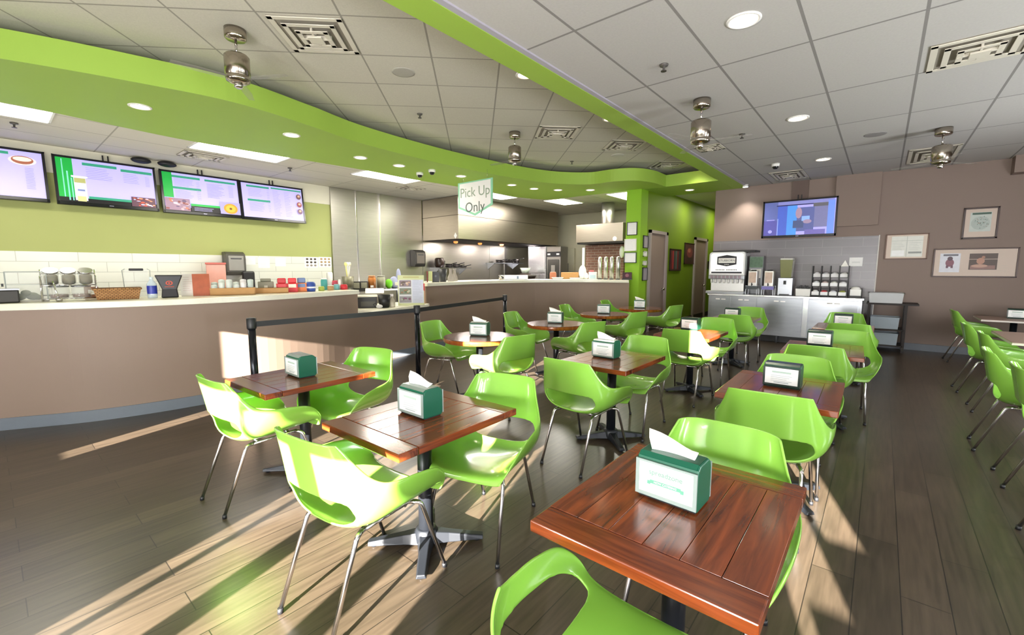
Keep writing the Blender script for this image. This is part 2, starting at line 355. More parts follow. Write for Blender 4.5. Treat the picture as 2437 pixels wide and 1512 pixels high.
# ================================================================ CHAIRS
PC = [(.262, .395), (.245, .424), (.11, .415), (-.07, .402), (-.185, .412), (-.245, .468), (-.262, .56), (-.282, .665), (-.302, .765), (-.316, .812)]
PR = [(.268, .41), (.245, .50), (.165, .575), (.05, .602), (-.05, .61), (-.115, .622), (-.165, .655), (-.205, .71), (-.238, .765), (-.262, .80)]
PX = [.215, .262, .292, .298, .292, .278, .254, .226, .204, .19]
def ev(P, t, d=2):
    i = min(int(t), len(P)-2); u = t-i
    g = lambda k: Vector(P[max(0, min(len(P)-1, k))]) if d == 2 else P[max(0, min(len(P)-1, k))]
    p0, p1, p2, p3 = g(i-1), g(i), g(i+1), g(i+2)
    return .5*((2*p1)+(p2-p0)*u+(2*p0-5*p1+4*p2-p3)*u*u+(3*p1-p0-3*p2+p3)*u**3)
def shell_mesh(side_holes=False):
    NT, NS = (64, 56) if side_holes else (60, 36); TM = 5.75 if side_holes else 9
    holes = [(3.0, .62, 1.6, .19), (3.0, -.62, 1.6, .19), (5.05, 0, .42, .5)] if side_holes else [(5.25, 0, .78, .58)]
    ev4 = lambda t, s, h: (abs((t-h[0])/h[2])**3+abs((s-h[1])/h[3])**3)
    P = [[(TM*a/NT, 2*b/NS-1) for b in range(NS+1)] for a in range(NT+1)]
    keep = {}; cut = {}
    for a in range(NT):
        for b in range(NS):
            t, s_ = TM*(a+.5)/NT, 2*(b+.5)/NS-1
            hit = [h for h in holes if ev4(t, s_, h) < 1]
            q = (a*(NS+1)+b, a*(NS+1)+b+1, (a+1)*(NS+1)+b+1, (a+1)*(NS+1)+b)
            if hit:
                for v in q: cut[v] = hit[0]
            else:
                for v in q: keep.setdefault(v, []).append(q)
    for v, h in cut.items():                                  # pull the ragged hole rim onto a smooth rounded outline
        if v in keep:
            a, b = divmod(v, NS+1); t, s_ = P[a][b]; e = ev4(t, s_, h)
            if e > 1e-6:
                k = e**(-1/3); P[a][b] = (h[0]+(t-h[0])*k, h[1]+(s_-h[1])*k)
    vs = []
    for row in P:
        for t, s_ in row:
            c = ev(PC, t); r = ev(PR, t); w = ev(PX, t, 1); q = abs(s_)
            f = 1-(1-q)**1.75; g = q**2.5; p = c+(r-c)*g
            vs.append((math.copysign(w*f, s_), p.x, p.y))
    fs = list({q for L in keep.values() for q in L})
    used = sorted({v for q in fs for v in q}); ix = {v: k for k, v in enumerate(used)}
    return MB().add([vs[v] for v in used], [tuple(ix[v] for v in q) for q in sorted(fs)], True)
def make_chair(label, side=False):
    t = thing('shell_chair', label, 'chair', group='green shell chairs')
    o = shell_mesh(side).build('seat_shell', CHAIR_G, t, smooth=True)
    sd = o.modifiers.new('s', 'SOLIDIFY'); sd.thickness = .009; sd.offset = 0
    ss = o.modifiers.new('ss', 'SUBSURF'); ss.levels = 1; ss.render_levels = 1
    fmm = MB()
    for sx in (-1, 1): fmm.tube([(sx*.15, .14, .392), (sx*.15, -.13, .384)], .009, 8)
    for yy in (.10, -.09): fmm.tube([(-.155, yy, .388), (.155, yy, .385)], .009, 8)
    for sx in (-1, 1):
        for yy in (.10, -.09): fmm.cyl((sx*.1, yy, .375), (sx*.1, yy, .40), .013, n=10)
    fmm.build('mounting_frame', CHROME, t)
    for sx in (-1, 1):
        for k, (y0, y1, fx) in enumerate(((.13, .285, .215), (-.12, -.315, .172))):
            A = Vector((sx*.145, y0, .388)); B = Vector((sx*(.19 if k == 0 else .165), y0+(.03 if k == 0 else -.05), .385)); Cc = Vector((sx*fx, y1, .012))
            B2 = B+(Cc-B)*.06
            pts = [A]+[A.lerp(B, .5).lerp(B.lerp(B2, .5), 0) if 0 else A.lerp(B, .6)]+[A.lerp(B, .6)*(1-u)**2+B*2*u*(1-u)+B2*u*u for u in (.33, .66)]+[B2, Cc]
            lg = MB().tube(pts, .0115, 10, .0095).build('leg', CHROME, t)
            MB().cyl((Cc.x, Cc.y, 0), (Cc.x*.995, Cc.y*.995, .022), .012, n=10).build('foot_cap', BLACK, lg)
    return t
CH = [
 (-3.03, 1.09, 3, 'sunlit green shell chair at near end of left square table by the counter'),
 (-3.02, 1.70, 196, 'green shell chair facing us at far end of left square table by the counter'),
 (-1.72, 1.02, 7, 'sunlit green shell chair with shadow band on its back, front row centre'),
 (-1.62, 1.70, 196, 'green shell chair facing us beyond the centre front table with green napkin box'),
 (-1.67, 2.87, -2, 'green shell chair with its back to us at second wooden table of centre row'),
 (-1.66, 3.72, 180, 'green shell chair facing us at second wooden table of centre row'),
 (-1.60, 4.97, 2, 'green shell chair with its back to us at third wooden table of centre row'),
 (-1.60, 5.82, 180, 'green shell chair facing us at third wooden table of centre row'),
 (-1.60, 6.97, 12, 'bright green shell chair, back to us, at last centre table before the drinks counter'),
 (-1.62, 7.88, 184, 'green shell chair facing us against the steel drinks counter, behind last centre table'),
 (-.44, 1.62, 180, 'green shell chair with two window glints on its back, beyond the nearest table'),
 (-.43, 2.86, 4, 'green shell chair with its back to us at second table of right row'),
 (-.43, 3.52, 180, 'green shell chair facing us behind the black-framed napkin box of second right table'),
 (-.40, 4.70, 3, 'green shell chair with its back to us at third table of right row'),
 (-.24, 5.42, 180, 'green shell chair facing us at third table of right row'),
 (-.27, 6.74, 4, 'green shell chair with its back to us at last table of right row'),
 (-.36, 7.72, 180, 'green shell chair facing us at last table of right row, before the steel counter'),
 (-3.93, 3.52, -78, 'green shell chair on counter side of first round table'),
 (-2.92, 3.36, 78, 'sunlit green shell chair on aisle side of first round table'),
 (-3.92, 5.02, -80, 'green shell chair on counter side of second round table'),
 (-2.90, 4.80, 72, 'green shell chair on aisle side of second round table'),
 (-4.05, 6.66, -82, 'green shell chair on counter side of third round table'),
 (-3.0, 6.30, 76, 'green shell chair on aisle side of third round table'),
 (-4.02, 8.10, -85, 'green shell chair on counter side of farthest round table, mostly hidden'),
 (-3.0, 7.86, 76, 'green shell chair on aisle side of farthest round table by the green wall'),
 (1.18, 9.72, -86, 'farthest green shell chair of the right edge row, by the back wall'),
 (1.08, 7.40, -88, 'second farthest green shell chair of the right edge row'),
 (1.11, 6.48, -90, 'green shell chair tucked at the near beige table, middle of right edge row'),
 (0.98, 5.12, -92, 'green shell chair with a see-through lower gap, right edge row nearer us'),
 (1.03, 4.40, -90, 'green shell chair cut by the right edge of the photo'),
 (1.00, 3.42, -90, 'nearest chair of the right edge row, only its chrome leg tip in view'),
]
fgch = make_chair('low green chair with open looped arms at bottom, pushed under the nearest table', True)
fgch.location = (-.43, .93, 0)
proto = make_chair(CH[0][3]); proto.location = (CH[0][0], CH[0][1], 0); proto.rotation_euler = (0, 0, RAD(CH[0][2]))
for x, y, a, lab in CH[1:]: dup(proto, (x, y, 0), RAD(a), lab, 'green shell chairs')

# ================================================================ TABLES
WOOD = wood_mat('table_wood', '#4c1c08', '#9c4a20', .2)
WOODX = wood_mat('table_wood_cross', '#4c1c08', '#9c4a20', .2, 'X')
EDGE = wood_mat('table_edge', '#8a3e14', '#c0702e', .3, 'Z', .6)
BEIGE = M('#a99083', .4, vary=.06, stretch=(2, 20, 1))
TZ = .70
def base_parts(t, z, pole=.038, foot=.30):
    MB().cyl((0, 0, .05), (0, 0, z-.012), pole, n=20).build('pole', BLACKM, t)
    m = MB()
    for k in range(4):
        a = pi/4+k*pi/2; d = Vector((cos(a), sin(a), 0)); n = Vector((-sin(a), cos(a), 0))
        P = [(.03, .075, .045), (.12, .06, .032), (foot, .032, .026)]
        vs = []
        for r, zt, w in P:
            c = d*r; vs += [c-n*w+Vector((0, 0, .012)), c+n*w+Vector((0, 0, .012)), c+n*w*.7+Vector((0, 0, zt)), c-n*w*.7+Vector((0, 0, zt))]
        m.add(vs, [(0, 1, 2, 3)]+[(4*i+j, 4*i+(j+1) % 4, 4*i+4+(j+1) % 4, 4*i+4+j) for i in range(2) for j in range(4)]+[(8, 11, 10, 9)])
        m.cyl(d*(foot-.03), d*(foot-.03)+Vector((0, 0, .016)), .016, n=10)
    m.lathe([(.0, .09), (.05, .09), (.062, .07), (.062, .02), (.0, .02)], n=20)
    m.build('foot_base', BLACKM, t, .004)
    MB().box(-.16, .16, -.02, .02, z-.016, z-.001).box(-.02, .02, -.16, .16, z-.016, z-.001).build('top_plate', BLACKM, t)
def square_table(label):
    t = thing('square_table', label, 'table', group='wooden two-seat tables')
    hx, hy, th = .306, .385, .036; z1, z0 = TZ, TZ-th; eb = .105; g = .0007
    m = MB(); w = (2*hx)/6
    for k in range(6): m.box(-hx+k*w+g, -hx+(k+1)*w-g, -hy+eb+g, hy-eb-g, z0, z1)
    top = m.build('tabletop', WOOD, t, .0014)
    for s in (-1, 1): MB().box(-hx, hx, s*hy, s*(hy-eb)+s*g, z0, z1).build('end_board', WOODX, t, .004)
    base_parts(t, z0)
    return t
TBL = [(-3.09, 1.39, 2, 'wooden square table nearest the counter, left end of front row'),
       (-1.76, 1.395, 1, 'wooden square table in the middle of the front row'),
       (-.452, 1.375, 0, 'large reddish wooden square table nearest us, bottom right'),
       (-1.69, 3.34, 0, 'wooden square table, second of the centre row'),
       (-.435, 3.2, 1, 'wooden square table, second of the right row'),
       (-1.67, 5.29, 0, 'wooden square table, third of the centre row'),
       (-.38, 5.05, 2, 'wooden square table, third of the right row'),
       (-1.68, 7.22, 0, 'wooden square table, last of the centre row before the drinks counter'),
       (-.33, 7.08, 0, 'wooden square table, last of the right row before the steel counter')]
tp = square_table(TBL[0][3]); tp.location = (TBL[0][0], TBL[0][1], 0); tp.rotation_euler = (0, 0, RAD(TBL[0][2]))
for x, y, a, lab in TBL[1:]: dup(tp, (x, y, 0), RAD(a), lab, 'wooden two-seat tables')
def round_table(label):
    t = thing('round_table', label, 'table', group='round wooden tables')
    MB().lathe([(0, TZ-.001), (.395, TZ-.001), (.40, TZ-.006)], n=40, smooth=False).build('tabletop', wood_mat('round_top', '#3d1a0d', '#7a3c1c', .16), t)
    MB().lathe([(0, TZ-.05), (.395, TZ-.05), (.40, TZ-.045), (.40, TZ-.006)], n=40).build('edge_band', EDGE, t)
    base_parts(t, TZ-.05)
    return t
RT = [(-3.40, 3.50, 'round wooden table with thick edge, nearest of the row along the counter'), (-3.40, 5.02, 'round wooden table, second of the row along the counter'),
      (-3.52, 6.62, 'round wooden table, third of the row along the counter'), (-3.50, 8.02, 'round wooden table farthest away, by the green wall')]
rp = round_table(RT[0][2]); rp.location = (*RT[0][:2], 0)
for x, y, lab in RT[1:]: dup(rp, (x, y, 0), .4*x, lab, 'round wooden tables')
def beige_table(label, x0, x1, y0, y1):
    t = thing('beige_table', label, 'table', ((x0+x1)/2, (y0+y1)/2, 0), 0, 'beige tables at the right edge')
    hx, hy = (x1-x0)/2, (y1-y0)/2
    MB().box(-hx, hx, -hy, hy, TZ-.03, TZ).build('tabletop', BEIGE, t, .003)
    MB().box(-hx-.002, hx+.002, -hy-.002, hy+.002, TZ-.028, TZ-.006).build('edge_band', M('#d7cfc6', .4), t)
    base_parts(t, TZ-.03)
beige_table('beige topped table by the back wall at the right edge', 1.18, 1.95, 9.45, 10.2)
beige_table('beige topped table nearer us at the right edge, chairs pushed under it', 1.07, 1.85, 6.68, 7.80)

# ================================================================ NAPKIN DISPENSERS
HG = M('#0b5640', .3, vary=.06); HGD = M('#0c3f30', .35, vary=.06); CARDW = M('#f2f4f4', .35, vary=.02, coat=.4)
def dispenser(label, napkin=True, black=False, detail=False):
    t = thing('napkin_dispenser', label, 'napkin dispenser', group='napkin dispensers on the tables')
    pr = [(-.050, .004), (-.056, .02), (-.056, .105), (-.049, .124), (-.034, .134), (.034, .134), (.049, .124), (.056, .105), (.056, .02), (.050, .004)]
    MB().xprism(pr, -.088, .088).build('body', HGD if black else HG, t, .004)
    MB().box(-.083, .083, -.046, .046, 0, .006).build('foot', BLACK, t)
    MB().xprism([(-.05, .1255), (-.034, .1355), (.034, .1355), (.05, .1255), (.034, .1345), (-.034, .1345)], -.082, .082).build('top_cover', HG if detail else M('#9aa8a2' if not black else '#3c4b45', .25, .5), t)
    for s in (-1, 1):
        cd = MB().box(-.078, .078, s*.0555, s*.0585, .022, .112).build('card', CARDW, t)
        b = MB()
        for x0, x1, z0, z1 in ((-.088, -.078, .012, .118), (.078, .088, .012, .118), (-.078, .078, .012, .022), (-.078, .078, .112, .118)): b.box(x0, x1, s*.0555, s*.061, z0, z1)
        b.build('card_frame', M('#20302c', .3) if black else M('#9fb0ad', .2, .3), t)
        rot = (pi/2, 0, 0) if s < 0 else (pi/2, 0, pi)
        if detail:
            text('spreadzone', .021, M('#6f9484', .5), cd, (0, s*.0590, .086), rot, ext=.0004, bold=.0003)
            bn = MB().box(-.045, .045, s*.0585, s*.0592, .052, .063).box(-.053, -.043, s*.0585, s*.0590, .048, .059).box(.043, .053, s*.0585, s*.0590, .048, .059).build('banner', M('#5d9a83', .5), cd)
            text('NOW CATERING', .0085, M('#e9f2ec', .5), cd, (0, s*.0594, .0575), rot, ext=.0003)
            MB().box(-.03, .03, s*.0585, s*.0588, .041, .042).box(-.036, .036, s*.0585, s*.0588, .036, .037).build('small_print', M('#c3cfca', .5), cd)
        else:
            MB().box(-.045, .045, s*.0585, s*.0589, .084, .094).build('heading', M('#a8bdb4', .5), cd)
            b = MB()
            for k in range(4): b.box(-.05, .05-.012*(k % 3), s*.0585, s*.0589, .068-.010*k, .0705-.010*k)
            b.box(-.035, .035, s*.0585, s*.0589, .028, .034).build('small_print', M('#b9c2c6', .5), cd)
    if napkin:
        n = MB(); vs = []
        for i in range(9):
            u = i/8; x = -.062+.124*u; lift = .018+.035*(1-u)**1.4+.006*sin(5*u)
            vs += [(x, -.012+.01*sin(3*u), .1355), (x-.012*(1-u), -.006+.018*sin(2.2*u), .1355+lift*.55), (x-.02*(1-u), .010+.012*u, .1355+lift)]
        n.add(vs, [(3*i+j, 3*i+3+j, 3*i+4+j, 3*i+1+j) for i in range(8) for j in range(2)], True)
        o = n.build('napkin', PAPER, t, smooth=True); sd = o.modifiers.new('s', 'SOLIDIFY'); sd.thickness = .0015
    t.scale = (1.15, 1.12, 1.13)
    return t
ND = [(-3.10, 1.385, 0, 0, 0, 'green napkin dispenser without a napkin on the left front table'),
      (-1.79, 1.40, 1, 0, 0, 'green napkin dispenser with upright napkin on the centre front table'),
      (-1.755, 3.35, 1, 0, 0, 'green napkin dispenser with folded napkin on second table of centre row'),
      (-1.765, 5.55, 0, 1, 0, 'dark napkin dispenser on third table of centre row'),
      (-1.72, 7.35, 0, 1, 0, 'dark napkin dispenser before the steel doors on last centre table'),
      (-.44, 3.23, 0, 1, 0, 'black framed napkin dispenser on second table of right row'),
      (-.42, 5.2, 0, 1, 0, 'black framed napkin dispenser on third table of right row'),
      (-.35, 7.3, 0, 1, 0, 'black framed napkin dispenser on last table of right row'),
      (-3.44, 3.55, 1, 0, 25, 'green napkin dispenser on the nearest round table'),
      (-3.44, 5.06, 1, 0, 22, 'green napkin dispenser on the second round table'),
      (-3.55, 6.66, 0, 0, 20, 'green napkin dispenser on the third round table'),
      (-3.53, 8.05, 1, 0, 20, 'green napkin dispenser on the farthest round table'),
      (1.60, 9.92, 0, 1, -8, 'black framed napkin dispenser on the beige table by the back wall')]
d0 = dispenser('green napkin dispenser with branded card and crumpled napkin on the nearest table', True, False, True)
d0.scale = (1.12, 1.1, 1.12); d0.location = (-.478, 1.395, TZ); d0.rotation_euler = (0, 0, RAD(-2))
PR_ = {}
for x, y, nap, blk, a, lab in ND:
    k = (nap, blk)
    if k not in PR_:
        PR_[k] = dispenser(lab, bool(nap), bool(blk)); PR_[k].location = (x, y, TZ); PR_[k].rotation_euler = (0, 0, RAD(a))
    else: dup(PR_[k], (x, y, TZ), RAD(a), lab)

# ================================================================ QUEUE BARRIER
SP = [(-4.40, 1.54), (-4.36, 3.39), (-4.95, 5.73)]
SL = ['black belt barrier post, left end of the queue line', 'black belt barrier post, middle of the queue line', 'black belt barrier post, far end of the queue line']
for k, (x, y) in enumerate(SP):
    t = thing('barrier_post', SL[k], 'barrier post', (x, y, 0), 0, 'queue barrier posts')
    MB().lathe([(0, 0), (.17, 0), (.17, .012), (.05, .03), (0, .03)], n=28).build('base', BLACKM, t)
    MB().cyl((0, 0, .02), (0, 0, .93), .032, n=20).build('pole', M('#22242b', .22, .6), t)
    MB().lathe([(0, .90), (.038, .90), (.040, .91), (.040, .995), (.036, 1.0), (0, 1.0)], n=20).build('head', BLACK, t)
    if k < 2:
        d = Vector(SP[k+1])-Vector((x, y)); L = d.length; a = math.atan2(d.y, d.x)
        b = MB().box(.036, L-.036, -.0015, .0015, .915, .965).build('belt', BLACK, t); b.rotation_euler = (0, 0, a)

# ================================================================ MENU SCREENS
SCR = M('#aaa4f2', .4, es=.40, vary=.03, scale=2); BEZ = M('#0b0b16', .25, vary=.05)
def em(c, e=.7): return M(c, .4, es=e*.55, vary=.05, scale=20)
INK = em('#7f7fb0', .4)
def tv(name, label, W, Hh, draw, cat='screen'):
    t = thing(name, label, cat)
    MB().box(-W/2, W/2, .004, .06, -Hh/2, Hh/2).build('casing', BEZ, t, .006)
    f = MB()
    for x0, x1, z0, z1 in ((-W/2, W/2, Hh/2-.03, Hh/2), (-W/2, W/2, -Hh/2, -Hh/2+.045), (-W/2, -W/2+.03, -Hh/2, Hh/2), (W/2-.03, W/2, -Hh/2, Hh/2)): f.box(x0, x1, -.008, .006, z0, z1)
    f.build('bezel', BEZ, t, .003)
    s = MB().box(-W/2+.03, W/2-.03, 0, .006, -Hh/2+.045, Hh/2-.03).build('screen', SCR, t)
    draw(s, W-.06, Hh-.075, .0075)
    MB().box(-.025, .025, -.010, -.007, -Hh/2+.016, -Hh/2+.026).build('badge', M('#9a9ab0', .3, .5), t)
    br = MB()
    for q in (-.03, .03): br.box(q-.008, q+.008, .03, .05, Hh/2-.02, Hh/2+.09)
    br.build('hanger', BLACK, t)
    return t
class DR:                                                    # flat printed shapes on a screen / picture face, in 0..1 units
    def __init__(s, par, W, Hh, z0, y=0): s.p = par; s.W = W; s.H = Hh; s.zc = z0; s.y = y; s.k = 0; s.g = {}
    def r(s, x0, x1, y0, y1, m, name='print'):
        s.k += 1; y = s.y-.0006-.00035*s.k
        s.g.setdefault((name, m), MB()).box((x0-.5)*s.W, (x1-.5)*s.W, y, y+.0003, (.5-y1)*s.H+s.zc, (.5-y0)*s.H+s.zc); return s
    def e(s, cx, cy, rx, ry, m, name='print', n=20):
        s.k += 1; y = s.y-.0006-.00035*s.k
        s.g.setdefault((name, m), MB()).add([((cx-.5+rx*cos(2*pi*i/n))*s.W, y, (.5-cy+ry*sin(2*pi*i/n))*s.H+s.zc) for i in range(n)], [tuple(range(n))]); return s
    def lines(s, x0, x1, y0, y1, n, m, name='text_lines', var=.35, h=.007):
        for i in range(n):
            y = y0+(y1-y0)*i/max(1, n-1); s.r(x0, x1-(x1-x0)*var*random.random(), y, y+h, m, name)
        return s
    def done(s):
        for (nm, m), b in s.g.items(): b.build(nm, m, s.p)
BAR = em('#2f8f72', .55); GRN = em('#0f9c3c', .6)
def photo(D, x0, y0, x1, y1, cols, n=22, name='food_photo'):
    D.r(x0, x1, y0, y1, em(cols[0], .5), name)
    for i in range(n):
        cx, cy = random.uniform(x0+.02, x1-.02), random.uniform(y0+.03, y1-.03); D.e(cx, cy, (x1-x0)*random.uniform(.04, .1), (y1-y0)*random.uniform(.04, .1), em(cols[1+i % (len(cols)-1)], .5), name, 10)
def m1(s, W, Hh, z):
    D = DR(s, W, Hh, z); D.r(0, .72, .04, .10, BAR, 'heading'); D.e(.83, .2, .12, .10, em('#d9c9d0', .6), 'food_photo').e(.83, .19, .095, .09, em('#9a5a44', .5), 'food_photo').e(.83, .17, .08, .05, em('#e8d8c8', .6), 'food_photo')
    D.lines(.02, .62, .30, .84, 15, INK); D.lines(.84, .92, .36, .80, 14, INK, 'price_list', .1); D.done()
def m2(s, W, Hh, z):
    D = DR(s, W, Hh, z); D.r(0, .155, 0, 1, GRN, 'green_panel').r(.155, .27, .55, 1, SCR)
    D.r(0, 1, .90, 1, em('#0a0912', .05), 'black_band')
    D.r(.05, .062, .03, .9, em('#79c7b8', .5), 'straw').r(.09, .105, .3, .97, em('#79c7b8', .5), 'straw').r(.125, .138, .45, .97, em('#79c7b8', .5), 'straw')
    D.r(.15, .27, .42, .96, em('#c9c4ec', .6), 'cup').r(.155, .265, .44, .55, em('#a7a86a', .5), 'cup').r(.13, .29, .39, .43, em('#d6d2f4', .6), 'cup').r(.17, .255, .86, .98, em('#c3c088', .5), 'cup').r(.18, .25, .70, .74, em('#6f7fae', .5), 'cup')
    D.r(.25, .60, .06, .125, BAR, 'heading').r(.64, .985, .10, .165, BAR, 'second_heading')
    D.lines(.28, .55, .17, .42, 7, INK).lines(.66, .85, .21, .42, 6, INK).lines(.90, .95, .24, .46, 7, INK, 'price_list', .1)
    D.r(.28, .72, .85, .91, BAR, 'footer_heading')
    photo(D, .72, .76, .99, 1.0, ['#5a3a4a', '#c4503c', '#d98a6a', '#cfc3e0', '#8a3a30', '#b9b4d8']); D.done()
def m3(s, W, Hh, z):
    D = DR(s, W, Hh, z); D.r(0, .12, 0, .66, GRN, 'green_panel').r(0, 1, .90, 1, em('#0a0912', .05), 'black_band')
    D.r(.12, .48, .06, .12, BAR, 'heading').r(.12, .48, .36, .42, BAR, 'heading').r(.54, .97, .07, .125, BAR, 'heading')
    D.lines(.14, .40, .15, .32, 6, INK).lines(.14, .38, .46, .63, 6, INK).lines(.56, .80, .19, .56, 12, INK).lines(.86, .93, .19, .50, 9, INK, 'price_list', .1).lines(.42, .47, .2, .66, 10, INK, 'price_list', .1)
    D.r(.32, .71, .79, .85, GRN, 'heading').r(.32, .71, .85, 1, em('#0a0912', .05), 'black_band').lines(.36, .62, .89, .96, 3, em('#b9b4f0', .5), 'small_print')
    photo(D, 0, .68, .31, 1, ['#8d7086', '#c79aa4', '#7a3e3a', '#d8c0d0', '#b06a50', '#5f4a6a'])
    D.r(.71, 1, .66, 1, em('#9a93c4', .5), 'food_photo').e(.86, .84, .10, .145, em('#c08a2c', .6), 'food_photo').e(.86, .84, .07, .10, em('#d8a43c', .6), 'food_photo').e(.86, .84, .02, .03, em('#6a3a18', .3), 'food_photo'); D.done()
def m4(s, W, Hh, z):
    D = DR(s, W, Hh, z); D.r(.08, .44, .05, .105, BAR, 'heading').r(.08, .44, .46, .52, BAR, 'heading').r(.47, .99, .04, .085, BAR, 'heading')
    D.lines(.1, .36, .15, .36, 6, INK).lines(.1, .38, .56, .80, 8, INK).lines(.49, .62, .14, .90, 18, INK).lines(.68, .80, .14, .90, 17, INK).lines(.39, .43, .16, .8, 14, INK, 'price_list', .1)
    for yy, c in ((.25, '#6b4a4c'), (.50, '#8a4448'), (.72, '#70506a')): D.e(.93, yy, .045, .085, em(c, .4), 'food_photo').e(.935, yy-.02, .022, .035, em('#c9a08c', .4), 'food_photo')
    D.done()
def place_screen(t, p0, p1, dz, fac, tilt=.13):
    t.location = ((p0[0]+p1[0])/2, (p0[1]+p1[1])/2, dz); t.rotation_euler = (tilt, 0, fac)
TVL = [('menu screen with a cake photo, leftmost and cut by the left edge', m1, -.46, .69, 2.72), ('menu screen with a drink cup and straw picture, second from left', m2, .75, 1.93, 2.715),
       ('menu screen with a round yellow dish photo, third from left', m3, 1.98, 3.12, 2.71), ('menu screen with three small food photos, rightmost over the green wall', m4, 3.15, 4.27, 2.705)]
for lab, fn, y0, y1, zc in TVL:
    t = tv('menu_screen', lab, 1.155, .70, fn); t['group'] = 'menu screens over the counter'
    t.location = (XM+.13, (y0+y1)/2, zc); t.rotation_euler = (-.13, 0, pi/2)
# wall TV over the drinks counter
def mw(s, W, Hh, z):
    c = lambda h: em(h, .55)
    D = DR(s, W, Hh, z); D.r(0, .2, 0, .55, c('#5e68a8'), 'show_picture').r(0, .2, .55, 1, c('#5552a0'), 'show_picture').r(.2, .34, .1, 1, c('#4a63c8'), 'show_picture').r(.34, .48, .12, 1, c('#4f96ea'), 'show_picture').r(.2, .98, 0, .1, c('#8587c8'), 'show_picture')
    D.r(.18, .75, .10, .13, c('#1c1c58'), 'show_picture').r(.70, .92, .10, .20, c('#5c5a62'), 'show_picture').r(.48, .72, .2, .9, c('#58609c'), 'show_picture').r(.72, .9, .2, .8, c('#7676a4'), 'show_picture').r(.9, .99, .05, 1, c('#6f92f0'), 'show_picture')
    D.r(.43, .58, .58, .80, c('#46537e'), 'show_picture').e(.505, .36, .045, .16, c('#a78aa0'), 'show_picture').r(.55, .66, .46, .60, c('#8fb4f0'), 'show_picture').e(.63, .62, .06, .06, c('#a08aa8'), 'show_picture').r(.2, .215, .5, 1, c('#8da0e0'), 'show_picture').r(.6, .88, .86, 1, c('#6f66b0'), 'show_picture').e(.10, .88, .03, .05, c('#a8a4f4'), 'show_picture').r(.04, .16, .52, .54, c('#b0a8f0'), 'show_picture'); D.done()
x0, x1, z0, z1 = BY(1815, 474, 1992, 564, YW-.12)
t = tv('wall_television', 'flat television on a taupe wall showing a blue scene, over the drinks counter', x1-x0, z1-z0, mw, 'television')
t.location = ((x0+x1)/2, YW-.12, (z0+z1)/2)
MB().box(-.2, .2, .05, .12, -.15, .15).build('wall_bracket', BLACK, t)
# black ceiling speakers over the menu screens
for k, (px, py) in enumerate(((336, 390), (398, 399))):
    p = AX(px, py-4, XM+.16)
    m = MB().blob((0, 0, 0), .09, .13, .045); o = m.build('small_speaker', BLACK, None, smooth=True); o.location = (XM+.16, p.y, ZR-.045)
    tag(o, ('rounded black box above the seam left of the third menu screen', 'rounded black box above the left corner of the third menu screen')[k], 'speaker', 'black boxes above the menu screens')

# ================================================================ CEILING FIXTURES
BULB = M('#ffdfb8', .4, es=7, vary=0); TUBE = M('#fff6e4', .4, es=5.5, vary=0)
def spot(parent, e, z, ang=115, col=(1, .86, .68), blend=.7):
    l = bpy.data.lights.new('spot', 'SPOT'); l.energy = e; l.spot_size = RAD(ang); l.spot_blend = blend; l.color = col; l.shadow_soft_size = .06
    o = bpy.data.objects.new('lamp', l); COL.objects.link(o); o.parent = parent; o.location = (0, 0, z); return o
def downlight(x, y, z, label, group, e=22, r=.085):
    t = thing('recessed_downlight', label, 'ceiling light', (x, y, z), 0, group)
    MB().lathe([(r, -.001), (r+.018, -.001), (r+.018, -.008), (r, -.012), (r-.006, -.004)], n=28).build('trim_ring', WHITE, t)
    MB().disc((0, 0, -.004), r, (0, 0, -1), 28).build('bulb', BULB, t)
    spot(t, e, -.03)
SD = [(333, 253), (694, 321), (858, 375), (950, 394), (1097, 419), (1218, 440), (1271, 449), (1328, 452), (1405, 452), (1641, 452)]
nm = ['leftmost', 'second from left', 'third from left', 'fourth from left', 'fifth, above the hanging sign', 'sixth, just right of the hanging sign', 'seventh', 'eighth', 'ninth, before the column', 'last, over the hall']
for (px, py), n in zip(SD, nm):
    p = AZ(px, py, ZS0); downlight(p.x, p.y, ZS0, 'round downlight in the green curved soffit, %s' % n, 'downlights in the soffit', 20)
for (px, py), n in zip([(1770, 47), (1899, 281), (1959, 379)], ['largest, nearest us', 'middle one', 'farthest, over the drinks counter']):
    p = AZ(px, py, ZR); downlight(p.x, p.y, ZR, 'round downlight in the grey right ceiling, %s' % n, 'downlights in the right ceiling', 25, .095)
for (px, py), n in zip([(1250, 178), (1452, 283), (1574, 347), (1653, 388)], ['nearest us', 'second', 'third', 'farthest']):
    p = AZ(px, py, ZL); downlight(p.x, p.y, ZL, 'downlight half hidden by the straight green beam, %s' % n, 'downlights along the beam', 20)
